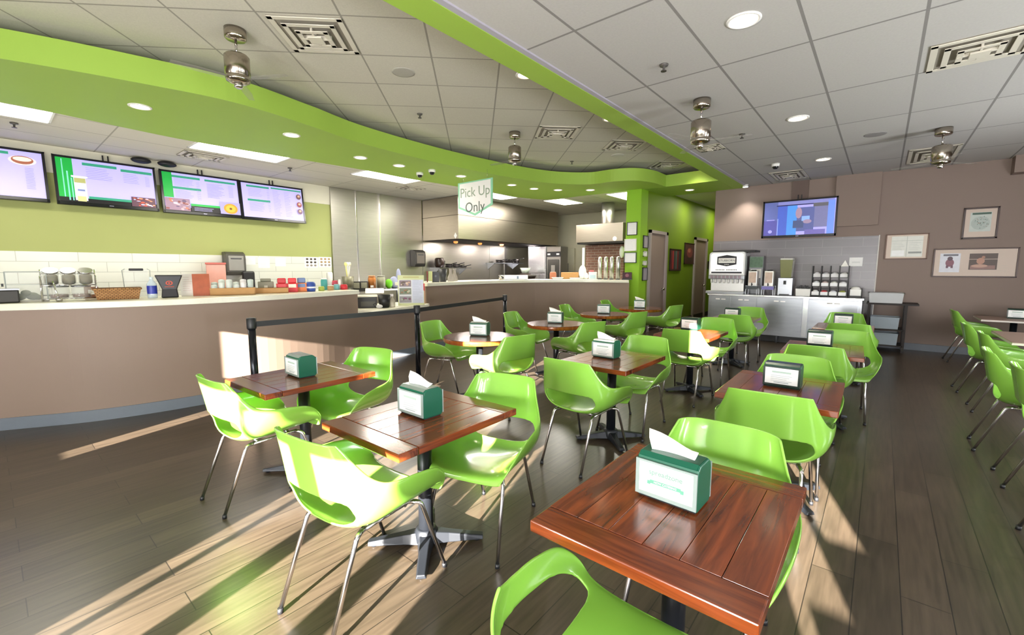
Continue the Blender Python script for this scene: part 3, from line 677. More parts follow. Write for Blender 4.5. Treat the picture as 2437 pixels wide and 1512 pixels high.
# accent spot washing the corner of the back wall
t = thing('wall_spot', 'bright spotlight at the end of the green beam washing the wall', 'ceiling light', (-2.30, 10.30, ZR))
MB().cyl((0, 0, 0), (0, 0, -.05), .05, n=18).build('housing', WHITE, t); MB().disc((0, 0, -.052), .046, (0, 0, -1)).build('bulb', M('#ffffff', .4, es=14, vary=0), t); spot(t, 45, -.07, 100, (1, .95, .85))
for _y in (11.9, 14.3):  # added unseen area lamps that brighten the dark hall
    _l = bpy.data.lights.new('hall_fill', 'AREA'); _l.size = .5; _l.energy = 13; _l.color = (1, .9, .7)
    _o = bpy.data.objects.new('hall_fill', _l); COL.objects.link(_o); _o.location = (-3.5, _y, 3.22)
def panel_light(x0, x1, y0, y1, label):
    t = thing('fluorescent_panel', label, 'ceiling light', ((x0+x1)/2, (y0+y1)/2, ZR), 0, 'fluorescent panels in the kitchen ceiling')
    hx, hy = (x1-x0)/2, (y1-y0)/2
    f = MB().box(-hx, hx, -hy, -hy+.02, -.012, .004).box(-hx, hx, hy-.02, hy, -.012, .004).box(-hx, -hx+.02, -hy, hy, -.012, .004).box(hx-.02, hx, -hy, hy, -.012, .004)
    f.build('frame', WHITE, t); MB().box(-hx+.02, hx-.02, -hy+.02, hy-.02, -.006, .003).build('diffuser', TUBE, t)
    l = bpy.data.lights.new('area', 'AREA'); l.shape = 'RECTANGLE'; l.size = 2*hx; l.size_y = 2*hy; l.energy = 38 if y0 > 4 else 15; l.color = (1, .96, .88)
    o = bpy.data.objects.new('lamp', l); COL.objects.link(o); o.parent = t; o.location = (0, 0, -.03)
panel_light(-7.76, -7.16, -.55, .67, 'bright fluorescent panel over the menu screens, cut by the left edge')
panel_light(-7.76, -7.16, 2.03, 3.25, 'bright fluorescent panel over the third menu screen')
panel_light(-7.62, -7.02, 4.48, 5.70, 'bright fluorescent panel before the steel wall')
panel_light(-6.80, -6.18, 9.36, 10.36, 'bright fluorescent panel in front of the small hood')
panel_light(-7.50, -6.95, 7.45, 8.55, 'bright fluorescent panel behind the hanging sign')
panel_light(-5.1, -4.5, 9.5, 10.6, 'bright fluorescent panel behind the green column')

def vent(label, x, y, z, rz, s=.56, sy=None):
    t = thing('air_vent', label, 'air vent', (x, y, z), rz, 'ceiling air vents'); sy = sy or s; vm = M('#d2ccbd', .5, vary=.05)
    MB().box(-s/2, s/2, -sy/2, sy/2, -.004, .003).build('backing', M('#8f897d', .7), t)
    f = MB(); 
    for k, q in enumerate((1.0, .72, .45)):
        a, b = s/2*q, sy/2*q; w = .045*(1 if k == 0 else .9); dz = -.006-.012*k
        for x0, x1, y0, y1 in ((-a, a, -b, -b+w), (-a, a, b-w, b), (-a, -a+w, -b, b), (a-w, a, -b, b)): f.box(x0, x1, y0, y1, dz-.008, dz)
    f.box(-s*.10, s*.10, -sy*.10, sy*.10, -.05, -.036)
    f.build('louvre', vm, t, .002)
    h = MB().box(-s*.22, s*.22, -.008, .008, -.04, -.002).box(-.008, .008, -sy*.22, sy*.22, -.04, -.002); h.build('brace', vm, t)
VL = [(-3.985, 2.07, 'square stepped air vent nearest us in the left ceiling'), (-3.92, 5.74, 'square air vent in the left ceiling beside the far fan'), (-3.45, 7.05, 'square air vent in the left ceiling near the beam end'), (-3.42, 8.90, 'farthest square air vent in the left ceiling, over the soffit end')]
for x, y, lab in VL: vent(lab, x, y, ZL, RAD(44.5), .60)
vent('grey air vent at the top right corner of the photo', .47, 5.21, ZR, 0, .60)
vent('air vent above the far right ceiling fan', .46, 9.45, ZR, 0, .56, 1.15)
vent('flat ceiling vent by the back wall, over the television', -1.45, 9.78, ZR, 0, .52, .9)
vent('small air vent behind the middle right fan', -2.02, 6.85, ZR, 0, .34)
vent('white air vent in the kitchen ceiling over the menu screens', -8.18, 2.34, ZR+.004, 0, .44, .58)
vent('dark air vent in the kitchen ceiling before the steel wall', -7.95, 6.1, ZR+.004, 0, .40, .5)

def fan(label, x, y, z, rz):
    t = thing('ceiling_fan', label, 'ceiling fan', (x, y, z), rz, 'ceiling fans'); fm = M('#b3aa9d', .2, 1.0, vary=.05)
    MB().lathe([(0, 0), (.085, 0), (.085, -.075), (.075, -.085), (0, -.085)], n=28).build('canopy', fm, t)
    MB().cyl((0, 0, -.08), (0, 0, -.22), .011, n=12).build('rod', CHROME, t)
    MB().lathe([(0, -.21), (.085, -.21), (.098, -.225), (.098, -.38), (.092, -.385), (.092, -.395), (.098, -.40), (.09, -.43), (.05, -.445), (0, -.445)], n=32).build('motor', fm, t)
    MB().lathe([(0, -.44), (.035, -.44), (.035, -.475), (.02, -.485), (0, -.485)], n=20).build('hub', CHROME, t)
    bmx = M('#a8a49c', .3, vary=.05, alpha=.2)
    for k in range(3):
        b = MB().add([(.07, -.03, -.42), (.07, .03, -.41), (.30, .035, -.412), (.48, .02, -.415), (.48, -.03, -.42), (.30, -.045, -.422)], [(0, 1, 2, 5), (5, 2, 3, 4)]).build('blade', bmx, t); b.rotation_euler = (0, 0, k*2*pi/3)
        sd = b.modifiers.new('s', 'SOLIDIFY'); sd.thickness = .005
for lab, px, py, z, r in (('chrome ceiling fan over the left green soffit, nearest us', 559, 70, ZL, .5), ('small chrome ceiling fan in the left ceiling, farther away', 1225, 315, ZL, 1.1),
                          ('chrome ceiling fan just right of the green beam', 1671, 237, ZR, .2), ('chrome ceiling fan at far right by the back wall', 2247, 305, ZR, .8)):
    p = AZ(px, py, z); fan(lab, p.x, p.y, z, r)
def sprinkler(label, px, py, z):
    p = AZ(px, py, z); t = thing('ceiling_sprinkler', label, 'sprinkler', (p.x, p.y, z), 0, 'ceiling sprinklers')
    MB().lathe([(0, 0), (.038, 0), (.034, -.012), (.012, -.014), (.009, -.05), (0, -.05)], n=16).build('stem', M('#6d6a66', .4, .6), t)
    MB().cyl((0, 0, -.05), (0, 0, -.055), .024, n=14).build('deflector', M('#55524e', .4, .6), t)
for lab, px, py, z in (('sprinkler in the left ceiling under the round speaker', 999, 271, ZL), ('small sprinkler far back in the left ceiling', 1361, 384, ZL), ('sprinkler nearest us in the right ceiling', 1580, 154, ZR),
                       ('sprinkler right of the middle fan', 1766, 319, ZR), ('sprinkler over the left menu screens', 33, 293, ZR), ('sprinkler above the rightmost menu screen', 690, 400, ZR)): sprinkler(lab, px, py, z)
for lab, px, py, z, c in (('round white ceiling speaker near the first air vent', 960, 172, ZL, '#a9a69c'), ('round ceiling speaker far back in the left ceiling', 1470, 370, ZL, '#c4c1b6'), ('round grey ceiling speaker before the far right fan', 2083, 320, ZR, '#8d8a88')):
    p = AZ(px, py, z); t = thing('ceiling_speaker', lab, 'speaker', (p.x, p.y, z), 0, 'ceiling speakers')
    MB().lathe([(0, -.006), (.10, -.006), (.118, -.004), (.12, 0)], n=32).build('grille', M(c, .7, vary=.1, scale=90), t)
for lab, px, py, z in (('dome camera under the soffit, left of a pair', 999, 411, ZS0), ('dome camera under the soffit, right of a pair', 1028, 404, ZS0), ('dome camera in the right ceiling above the television', 1846, 390, ZR)):
    p = AZ(px, py, z); t = thing('ceiling_camera', lab, 'camera', (p.x, p.y, z), 0, 'dome cameras')
    MB().lathe([(0, 0), (.062, 0), (.062, -.03), (.055, -.045), (0, -.045)], n=24).build('housing', WHITE, t)
    MB().lathe([(.046, -.04), (.042, -.065), (.025, -.085), (0, -.09)], n=20).build('dome', M('#17181c', .1, vary=.02), t)
# hanging pick-up sign
t = thing('hanging_sign', 'white pointed sign reading Pick Up Only, hung under the green soffit', 'sign')
Ys = 5.75
c = [AY(*p, Ys) for p in ((1090, 437), (1172, 427), (1173, 486), (1135, 513), (1091, 497))]
cx = (c[0].x+c[1].x)/2; cz = (c[0].z+c[2].z)/2; t.location = (cx, Ys, cz)
hw = abs(c[1].x-c[0].x)/2; top = c[0].z-cz; sh_ = (c[2].z+c[4].z)/2-cz; tip = c[3].z-cz
poly = [(-hw, top), (hw, top), (hw, sh_), (0, tip), (-hw, sh_)]
def ypr(poly, y0, y1):
    n = len(poly); vs = [(x, y0, z) for x, z in poly]+[(x, y1, z) for x, z in poly]
    return MB().add(vs, [(i, (i+1) % n, n+(i+1) % n, n+i) for i in range(n)]+[tuple(range(n))[::-1], tuple(range(n, 2*n))])
ypr(poly, 0, .012).build('board', M('#8fd0ae', .5, vary=.05), t)
k = .90; ypr([(x*k, z*k+.0) for x, z in poly], -.003, .0).build('face', M('#f2eff0', .5, vary=.03), t)
text('Pick Up', hw*.56, M('#8f9f8c', .5), t, (0, -.004, top-hw*.46), (pi/2, 0, 0), ext=.001)
text('Only', hw*.58, M('#55605a', .5), t, (0, -.004, top-hw*1.08), (pi/2, 0, 0), ext=.001)
w = MB()
for q in (-.7, .7): w.tube([(q*hw, .006, top), (q*hw, .006, ZS0-cz)], .002, 6)
w.build('hanging_wire', CHROME, t)
# ================================================================ BACK WALL: drinks counter
YC = 9.86
x0, x1 = AY(1681, 760, YC).x, AY(2052, 760, YC).x
zt = AY(1850, 704, YC).z
t = thing('steel_cabinet', 'long stainless steel drinks counter with panelled doors by the back wall', 'cabinet')
MB().box(x0+.02, x1-.02, YC+.02, YW-.03, .14, zt-.035).build('carcass', STEEL_B, t)
MB().box(x0, x1, YC-.01, YW-.02, zt-.035, zt).build('worktop', M('#d5d7da', .22, 1.0, vary=.05), t, .004)
for a, b in ((1690, 1736), (1738, 1797), (1799, 1907), (1922, 2040)):
    d = MB().box(AY(a, 760, YC).x, AY(b, 760, YC).x, YC, YC+.022, .16, zt-.05).build('door', STEEL_B, t, .004)
    xm = AY((a+b)/2, 760, YC).x
    MB().box(xm-.10, xm-.02, YC-.004, YC+.001, zt-.12, zt-.095).box(xm+.01, xm+.09, YC-.004, YC+.001, zt-.12, zt-.100).build('door_label', M('#eceae6', .5), d)
MB().box(AY(1909, 760, YC).x, AY(1921, 760, YC).x, YC-.008, YC+.02, .16, zt-.04).build('centre_post', M('#e6e8ec', .2, 1.0, vary=.02), t)
for xx in (x0+.06, (x0+x1)/2, x1-.06):
    for yy in (YC+.08, YW-.12): MB().cyl((xx, yy, 0), (xx, yy, .15), .022, n=12).build('leg', DGREY, t)
MB().box(x0+.03, x1-.03, YC+.12, YC+.14, .005, .14).build('toe_shadow', BLACK, t)  # black sheet in place of the shadow under the cabinet
ZC = zt
# soda fountain
Y = YC+.10
x0, x1, z0, z1 = BY(1688, 600, 1773, 655, Y)
t = thing('soda_fountain', 'white and steel soda fountain with an arched black crest logo', 'drink machine')
zb = ZC
MB().box(x0+.02, x1-.02, Y+.12, YW-.06, zb, z1-.02).build('cabinet', M('#c7c8cb', .3, .8, vary=.05), t, .01)
n = 10; prof = [(x0, z0), (x1, z0), (x1, z1-.06)]+[(x1-.06+.06*cos(pi/2*i/n), z1-.06+.06*sin(pi/2*i/n)) for i in range(1, n)]+[(x1-.06, z1), (x0+.06, z1)]+[(x0+.06-.06*sin(pi/2*i/n), z1-.06+.06*cos(pi/2*i/n)) for i in range(1, n)]+[(x0, z1-.06)]
ypr(prof, Y, Y+.16).build('header', M('#d9dadc', .3, .3, vary=.03), t)
w = x1-x0; hh = z1-z0; xm = (x0+x1)/2
fc = ypr([(x, z) for x, z in [(x0+.03, z0+.03), (x1-.03, z0+.03), (x1-.03, z1-.05), (x1-.07, z1-.025), (x0+.07, z1-.025), (x0+.03, z1-.05)]], Y-.004, Y).build('face_panel', M('#f6f6f4', .35, vary=.01, es=.25), t)
LG = M('#22242c', .5)
zc = z0+hh*.62
ar = [(xm-w*.27, zc-.075), (xm, zc-.115), (xm+w*.27, zc-.075), (xm+w*.27, zc+.085), (xm, zc+.12), (xm-w*.27, zc+.085)]
lo = ypr(ar, Y-.0055, Y-.004).build('crest_logo', LG, fc)
ypr([(xm-w*.235, zc-.045), (xm+w*.235, zc-.045), (xm+w*.235, zc+.055), (xm-w*.235, zc+.055)], Y-.0065, Y-.0055).build('crest_field', WHITE, fc)
text('STUBBORN', w*.088, LG, fc, (xm, Y-.007, zc+.004), (pi/2, 0, 0), ext=.0004)
text('SODA', w*.05, WHITE, fc, (xm, Y-.0065, zc-.078), (pi/2, 0, 0), ext=.0004)
b = MB(); 
for q in range(14):
    if q != 6: b.box(xm-w*.30+q*w*.043, xm-w*.30+q*w*.043+w*.026, Y-.0055, Y-.004, z0+.10, z0+.118)
b.box(x0+.05, x1-.05, Y-.0055, Y-.004, z0+.035, z0+.07).build('slogan_strip', LG, fc)
vb = MB()
for q in range(8): vb.box(x0+.04+q*(w-.08)/8, x0+.04+(q+.75)*(w-.08)/8, Y-.006, Y, z0-.07, z0-.01)
vb.build('flavour_label', M('#8d7c86', .5, vary=.4, scale=14), t)
MB().box(x0-.005, x1+.005, Y-.005, Y+.14, z0-.085, z0).build('valve_rail', STEEL_B, t, .01)
for q in range(8):
    xx = x0+.05+q*(w-.1)/7
    MB().cyl((xx, Y+.03, z0-.17), (xx, Y+.03, z0-.085), .014, .02, 10).build('nozzle', WHITE, t)
MB().box(x0+.03, x1-.02, Y+.09, Y+.12, zb+.05, z0-.08).build('splash_panel', M('#e6e6e6', .3, .6, vary=.05), t)
MB().box(x0-.02, x1+.02, Y-.10, Y+.14, zb, zb+.055).build('drip_tray', STEEL_B, t, .006)
MB().box(x0+.03, x1+.16, Y+.10, YW-.08, z1-.005, z1+.03).build('top_lid', BLACK, t)
# ticket box and card stands
def cbox(name, label, cat, px0, py0, px1, py1, Y, dep, mat, bev=.004, z0=None, group=None):
    a, b, c, d = BY(px0, py0, px1, py1, Y); c = ZC if z0 is None else z0
    t = thing(name, label, cat, ((a+b)/2, Y, c), 0, group)
    MB().box(a-(a+b)/2, b-(a+b)/2, 0, dep, 0, d-c).build('body', mat, t, bev); return t, b-a, d-c
t, w, h = cbox('tea_brewer', 'steel brewer with a picture panel, between soda fountain and tea tower', 'drink machine', 1782, 610, 1815, 698, Y+.3, .2, M('#77797c', .35, .7), z0=ZC)
MB().box(-w/2+.005, w/2-.005, -.004, 0, h*.70, h*.98).build('picture_panel', M('#5f7a62', .5, vary=.5, scale=16), t); MB().box(-w/2+.03, w/2-.03, -.005, 0, h*.42, h*.66).build('white_panel', WHITE, t)
for k, (p0, p1, c, lab) in enumerate(((1776, 1804, '#3f464a', 'steel drink urn with a dark label card, left of two urns'), (1814, 1843, '#7a74b8', 'steel drink urn with a violet label card, right of two urns'))):
    a, b, z0, z1 = BY(p0, 645, p1, 697, Y+.02); w = b-a; h = z1-ZC
    t = thing('drink_urn', lab, 'drink urn', ((a+b)/2, Y+.02, ZC), 0, 'drink urns')
    MB().box(-w*.38, w*.38, .02, .2, h*.36, h).build('tank', M('#d9d6d2', .3, .5, vary=.05), t, .012)
    MB().box(-w*.30, w*.30, .012, .02, h*.50, h*.94).build('front_picture', M('#c9b2a2', .5, vary=.3, scale=12), t)
    MB().cyl((0, .015, h*.42), (0, -.03, h*.42), .012, n=10).cyl((0, -.025, h*.36), (0, -.025, h*.50), .009, n=10).build('tap', BLACK, t)
    MB().box(-w*.5, w*.5, -.045, -.04, h*.10+.06, h*.36).build('label_card', M(c, .5, vary=.12, scale=20), t)
    f = MB()
    for s in (-1, 1):
        for yy in (-.04, .16): f.box(s*w*.46-.008, s*w*.46+.008, yy, yy+.016, 0, h*.38)
    f.box(-w*.47, w*.47, -.04, .18, h*.34, h*.37); f.build('stand', STEEL_B, t)
    MB().cyl((0, .11, h), (0, .11, h+.02), .05, n=16).build('lid', BLACK, t)
# iced drink tower
a, b, z0, z1 = BY(1851, 615, 1888, 698, Y+.05); w = b-a; h = z1-ZC
t = thing('juice_dispenser', 'tall dispenser with an olive green drink tank over a steel base', 'drink dispenser', ((a+b)/2, Y+.05, ZC))
MB().box(-w*.48, w*.48, 0, .28, 0, h*.48).build('base', STEEL_B, t, .01)
m = MB(); m.add([(-w*.34, .03, h*.48), (w*.34, .03, h*.48), (w*.34, .24, h*.48), (-w*.34, .24, h*.48), (-w*.42, .0, h*.96), (w*.42, .0, h*.96), (w*.42, .28, h*.96), (-w*.42, .28, h*.96)], [(0, 1, 5, 4), (1, 2, 6, 5), (2, 3, 7, 6), (3, 0, 4, 7), (4, 5, 6, 7)]); m.build('tank', M('#7d8055', .15, vary=.15, scale=5, coat=.5), t, .008)
MB().box(-w*.40, w*.40, .01, .26, h*.96, h).build('lid', M('#c5c6c0', .3), t, .008)
MB().box(-w*.3, w*.3, -.08, 0, .0, .03).build('drip_tray', DGREY, t)
MB().box(-.02, .02, -.05, 0, h*.30, h*.40).build('tap', BLACK, t)
# white tub of lids
a, b, z0, z1 = BY(1893, 682, 1929, 699, Y+.05)
t = thing('cutlery_tub', 'white tub holding black plastic cutlery beside the condiment rack', 'tub', ((a+b)/2, Y+.05, ZC)); w = (b-a)/2
MB().add([(-w*.95, 0, 0), (w*.95, 0, 0), (w*.95, .2, 0), (-w*.95, .2, 0), (-w, -.01, .14), (w, -.01, .14), (w, .21, .14), (-w, .21, .14)], [(0, 1, 2, 3), (0, 1, 5, 4), (1, 2, 6, 5), (2, 3, 7, 6), (3, 0, 4, 7), (4, 5, 6, 7)]).build('tub', WHITE, t, .006)
m = MB()
for q in range(12): m.box(-w*.9+q*w*.15, -.9*w+q*w*.15+.012, .02+.012*(q % 5), .05+.02*(q % 5), .14, .17+.04*random.random())
tag(m.build('plastic_cutlery', BLACK), 'pile of black plastic cutlery standing in the white tub', 'cutlery')['kind'] = 'stuff'
COL.objects['plastic_cutlery'].location = ((a+b)/2, Y+.05, ZC)
# condiment rack
a, b, z0, z1 = BY(1932, 633, 2018, 700, Y+.06); w = b-a; h = z1-ZC
t = thing('condiment_rack', 'black tiered condiment rack with four columns of white bins', 'rack', ((a+b)/2, Y+.06, ZC))
f = MB()
for q in range(5): f.box(-w/2+q*w/4-.006, -w/2+q*w/4+.006, .0, .20, 0, h)
for q in range(4): f.box(-w/2, w/2, .19, .2, q*h/4, q*h/4+.012)
for q in range(3): f.box(-w/2, w/2, -.004+.05*q, .2, .02+q*h*.29, .028+q*h*.29)
f.build('frame', BLACK, t)
cols = ['#dfe3e6', '#a8343c', '#cfd2dc', '#8d9648', '#dfe4ea', '#c9b8b6', '#e2e4e0', '#d9dade', '#e4e4ea', '#dadbe2', '#e4e6ea', '#f2f2f4']
for r in range(3):
    for q in range(4):
        xq = -w/2+(q+.5)*w/4; y0 = -.03+.05*r; zz = .03+r*h*.29
        bn = MB().box(xq-w*.105, xq+w*.105, y0, y0+.10, zz, zz+h*.11).build('bin', M('#eceef0', .4), t, .003)
        MB().blob((xq, y0+.05, zz+h*.11), w*.09, .04, h*.055).build('packets', M(cols[r*4+q], .5, vary=.2, scale=30), bn, smooth=True)
MB().add([(w*.27, .10, h*.98), (w*.48, .10, h*.98), (w*.375, .12, h*1.18)], [(0, 1, 2)]).build('white_bag', WHITE, t)
# napkin box + wall card
a, b, z0, z1 = BY(2021, 676, 2052, 703, Y+.05); w = (b-a)/2
t = thing('napkin_holder', 'black box napkin holder at right end of the steel counter', 'napkin holder', ((a+b)/2, Y+.05, ZC))
MB().box(-w, w, 0, .16, 0, .035).box(-w, -w+.01, 0, .16, 0, .17).box(w-.01, w, 0, .16, 0, .17).box(-w, w, .15, .16, 0, .17).build('holder', BLACK, t)
MB().box(-w+.012, w-.012, .01, .148, .036, .15).blob((0, .08, .15), w*.8, .06, .05).build('napkins', PAPER, t, .004)
x0, x1, z0, z1 = BY(2021, 613, 2053, 634, YW-.02)
t = thing('wall_notice', 'small white notice on the grey tile above the napkin holder', 'notice', ((x0+x1)/2, YW-.018, (z0+z1)/2)); MB().box((x0-x1)/2, (x1-x0)/2, -.008, 0, (z0-z1)/2, (z1-z0)/2).build('sheet', PAPER, t)
MB().box(-.06, .06, -.0095, -.008, -.02, -.016).box(-.06, .06, -.0095, -.008, .0, .004).build('print', GREY, t)
# bus cart with grey tubs
Yc = 10.02
a, b = AY(2062, 800, Yc).x, AY(2150, 800, Yc).x; zt = AY(2110, 722, Yc).z
t = thing('bus_cart', 'dark brown stand with a top board and lower shelves beside the steel counter', 'stand', ((a+b)/2, Yc, 0)); w = (b-a)/2; DB = M('#1e1513', .6, vary=.1)
MB().box(-w-.04, w+.16, -.02, .48, zt-.03, zt).build('top_board', DB, t, .003)
for sx in (-1, 1):
    for yy in (.0, .43): MB().box(sx*w-.02, sx*w+.02, yy, yy+.035, 0, zt-.03).build('leg', DB, t)
for zz in (.12, .40): MB().box(-w, w, 0, .46, zz-.02, zz).build('shelf', DB, t)
def tub(label, x, y, z, hx, dy, h, col):
    t = thing('bus_tub', label, 'tub', (x, y, z), 0, 'grey bus tubs on the stand'); k = .94
    o = MB().add([(-hx*k, 0, 0), (hx*k, 0, 0), (hx*k, dy, 0), (-hx*k, dy, 0), (-hx, -.01, h), (hx, -.01, h), (hx, dy+.01, h), (-hx, dy+.01, h)], [(0, 1, 2, 3), (0, 1, 5, 4), (1, 2, 6, 5), (2, 3, 7, 6), (3, 0, 4, 7)]).build('tub', M(col, .4, vary=.03), t)
    s = o.modifiers.new('s', 'SOLIDIFY'); s.thickness = .006
    MB().box(-hx-.012, hx+.012, -.02, -.006, h-.012, h+.004).box(-hx-.012, hx+.012, dy+.006, dy+.02, h-.012, h+.004).box(-hx-.012, -hx+.002, -.02, dy+.02, h-.012, h+.004).box(hx-.002, hx+.012, -.02, dy+.02, h-.012, h+.004).build('rim', M(col, .4, vary=.03), t)
cx = (a+b)/2
tub('grey plastic tub on top of the brown stand', cx-.03, Yc+.04, zt, w*.95, .36, .17, '#b9bbbd')
tub('grey blue tub on the upper shelf of the brown stand', cx-.02, Yc+.05, .40, w*.80, .34, .20, '#9aa6b0')
tub('grey blue tub on the lowest shelf of the brown stand', cx-.02, Yc+.05, .12, w*.80, .34, .20, '#9aa6b0')
# pictures on the taupe wall
def picture(name, label, px0, py0, px1, py1, Yp, frame, matc, draw=None, fw=.022):
    x0, x1, z0, z1 = BY(px0, py0, px1, py1, Yp); w, h = x1-x0, z1-z0
    t = thing(name, label, 'picture', ((x0+x1)/2, Yp, (z0+z1)/2), 0, 'framed pictures')
    f = MB()
    for q in ((-w/2, w/2, h/2-fw, h/2), (-w/2, w/2, -h/2, -h/2+fw), (-w/2, -w/2+fw, -h/2, h/2), (w/2-fw, w/2, -h/2, h/2)): f.box(q[0], q[1], -.026, 0, q[2], q[3])
    f.build('frame', M(frame, .4, vary=.1), t, .003)
    s = MB().box(-w/2+fw, w/2-fw, -.012, -.002, -h/2+fw, h/2-fw).build('mount', M(matc, .5, vary=.02), t)
    if draw: D = DR(s, w-2*fw, h-2*fw, 0, -.012); draw(D); D.done()
pm = lambda c: M(c, .5, vary=.08, scale=20)
def pa(D): D.r(.12, .9, .06, .94, pm('#e6e6de'), 'print'); D.r(.5, .52, .06, .94, pm('#c8cbc2'), 'print'); D.r(.12, .9, .24, .26, pm('#c8cbc2'), 'print'); D.lines(.16, .46, .34, .84, 8, pm('#b8bcb8')); D.lines(.56, .86, .34, .62, 5, pm('#b8bcb8')); D.r(.56, .88, .72, .80, pm('#9a9c98'), 'print'); D.r(.14, .46, .66, .9, pm('#fbfbf7'), 'print')
def pb(D):
    D.r(.16, .84, .12, .8, pm('#c4cbc4'), 'print').r(.22, .82, .13, .2, pm('#3f5a4e'), 'print').e(.5, .5, .3, .24, pm('#b2bcb6'), 'print')
    for q in range(40): a = random.random()*6.3; r = random.random(); D.e(.5+.3*r*cos(a), .5+.24*r*sin(a), .018, .014, pm(random.choice(['#6f7f78', '#8f9f98', '#55685f', '#9a8a7c'])), 'sketch', 8)
def pc(D):
    D.r(.07, .33, .14, .86, pm('#dedfe8'), 'left_print').r(.11, .3, .17, .24, pm('#6d6a74'), 'left_print').e(.20, .50, .055, .15, pm('#8a5a68'), 'left_print').e(.20, .34, .035, .08, pm('#5a4650'), 'left_print').r(.155, .185, .60, .70, pm('#6d4a5a'), 'left_print').r(.215, .245, .60, .70, pm('#6d4a5a'), 'left_print')
    D.r(.44, .78, .16, .76, pm('#5a4a44'), 'right_print').r(.44, .78, .36, .38, pm('#c9b4a4'), 'right_print').e(.58, .44, .05, .12, pm('#b98a76'), 'right_print').e(.61, .30, .022, .05, pm('#a97c68'), 'right_print').r(.46, .76, .60, .74, pm('#94706a'), 'right_print').e(.57, .62, .10, .06, pm('#c29a88'), 'right_print').lines(.82, .92, .6, .8, 3, pm('#c4bdb0'))
picture('wall_picture', 'brown framed sheet with pale prints and glare, left of three wall pictures', 2107, 557, 2209, 617, YW-.003, '#6d4a38', '#d9c6b6', pa, .016)
picture('wall_picture', 'square dark framed map-like print, topmost picture at right', 2291, 494, 2376, 568, YW-.003, '#3a2420', '#cfbcae', pb, .024)
picture('wall_picture', 'wide frame holding two prints, lowest picture at right', 2220, 591, 2423, 660, YW-.003, '#4a302a', '#d3c0b2', pc, .018)
# certificates on the column, art on the green wall
CY = 9.257
for lab, q, fr_ in (('dark framed white certificate, highest on the green column', (1493, 529, 1517, 560), '#3a3a44'), ('unframed pale certificate, middle of the green column', (1487, 569, 1515, 598), '#e8e6dc'), ('dark framed certificate with blue print, lowest on the green column', (1486, 601, 1515, 626), '#3c4a48')):
    picture('certificate', lab, *q, CY, fr_, '#eeeef2', lambda D: D.lines(.15, .85, .2, .8, 5, pm('#b4b4cc')), .012)
def side_pic(name, label, px0, py0, px1, py1, frame, face, draw=None, fw=.015):
    y0, y1, z0, z1 = BX(px0, py0, px1, py1, XG+.004); w, h = y1-y0, z1-z0
    t = thing(name, label, 'picture', (XG+.004, (y0+y1)/2, (z0+z1)/2), pi/2, 'pictures on the green wall')
    f = MB()
    for q in ((-w/2, w/2, h/2-fw, h/2), (-w/2, w/2, -h/2, -h/2+fw), (-w/2, -w/2+fw, -h/2, h/2), (w/2-fw, w/2, -h/2, h/2)): f.box(q[0], q[1], -.024, 0, q[2], q[3])
    f.build('frame', M(frame, .4), t); s = MB().box(-w/2+fw, w/2-fw, -.012, -.002, -h/2+fw, h/2-fw).build('face', pm(face), t)
    if draw: D = DR(s, w-2*fw, h-2*fw, 0, -.012); draw(D); D.done()
side_pic('small_picture', 'small grey framed sheet high beside the first door', 1530, 561, 1541, 591, '#3a3a40', '#a8a4a8')
side_pic('small_picture', 'small white card beside the first door', 1530, 598, 1538, 611, '#c9ccc0', '#f0f0ec')
side_pic('small_picture', 'small white card low beside the first door', 1529, 621, 1537, 632, '#c9ccc0', '#e8e8e4')
side_pic('small_picture', 'small grey framed sheet low beside the first door', 1528, 637, 1539, 668, '#3a3a40', '#a09ca2')
def art1(D):
    for q, c in enumerate(('#6a2430', '#a83440', '#3f4a4c', '#5a6a68', '#7a3038', '#2f3438')): D.r(.06+q*.15, .06+q*.15+.12, .06, .94, pm(c), 'stripes')
def art2(D): D.e(.5, .45, .3, .25, pm('#7a3a3c'), 'figure').e(.45, .35, .14, .10, pm('#a8685a'), 'figure').r(.2, .8, .7, .95, pm('#3a2426'), 'figure')
side_pic('wall_art', 'dark framed striped red and grey art on the green wall, between the doors', 1593, 593, 1619, 645, '#241c1c', '#4a2c30', art1)
side_pic('wall_art', 'dark brown art panel on the green wall next to the second door', 1628, 579, 1652, 629, '#2c1e1c', '#4a2a2a', art2)
side_pic('small_picture', 'small dark plate beyond the second door', 1684, 622, 1689, 640, '#2c2420', '#4a3c34')

# ================================================================ KITCHEN
NP = [20]
def panel(y0, y1, x, lab):
    NP[0] += 1
    o = MB().box(XM-.002, x, y0, y1, .02, ZR-.002).build('trim_%d' % NP[0], STEEL, None, .004); struct(o)
panel(4.90, 5.49, XM+.05, 'first steel wall panel beside the green wall, with bright right edge')
panel(5.50, 6.09, XM+.03, 'second steel wall panel from the green wall')
for _k, _y in enumerate((5.495, 6.095)):
    struct(MB().box(XM, XM+.058, _y-.02, _y+.02, .02, ZR-.002).build('trim_%d' % (40+_k), M('#efeceb', .22, 1.0, vary=.02), None, .004))
panel(6.10, 7.36, XM+.02, 'wide steel wall panel left of the big hood')
o = MB().box(XM-.002, XM+.02, 7.37, 9.9, .02, 2.3).build('trim_30', STEEL, None, .003); struct(o)
o = MB().box(XM-.002, XM+.02, 9.91, 12.35, .02, 2.3).build('trim_31', STEEL, None, .003); struct(o)
t = thing('extractor_hood', 'large box-shaped stainless steel extractor hood over the kitchen line', 'hood')
HX0, HX1, HY0, HY1, HZ0 = XM+.01, -7.84, 7.375, 11.62, 2.16
MB().box(HX0, HX1, HY0, HY1, HZ0, ZR-.004).build('canopy', STEEL_H, t, .004)
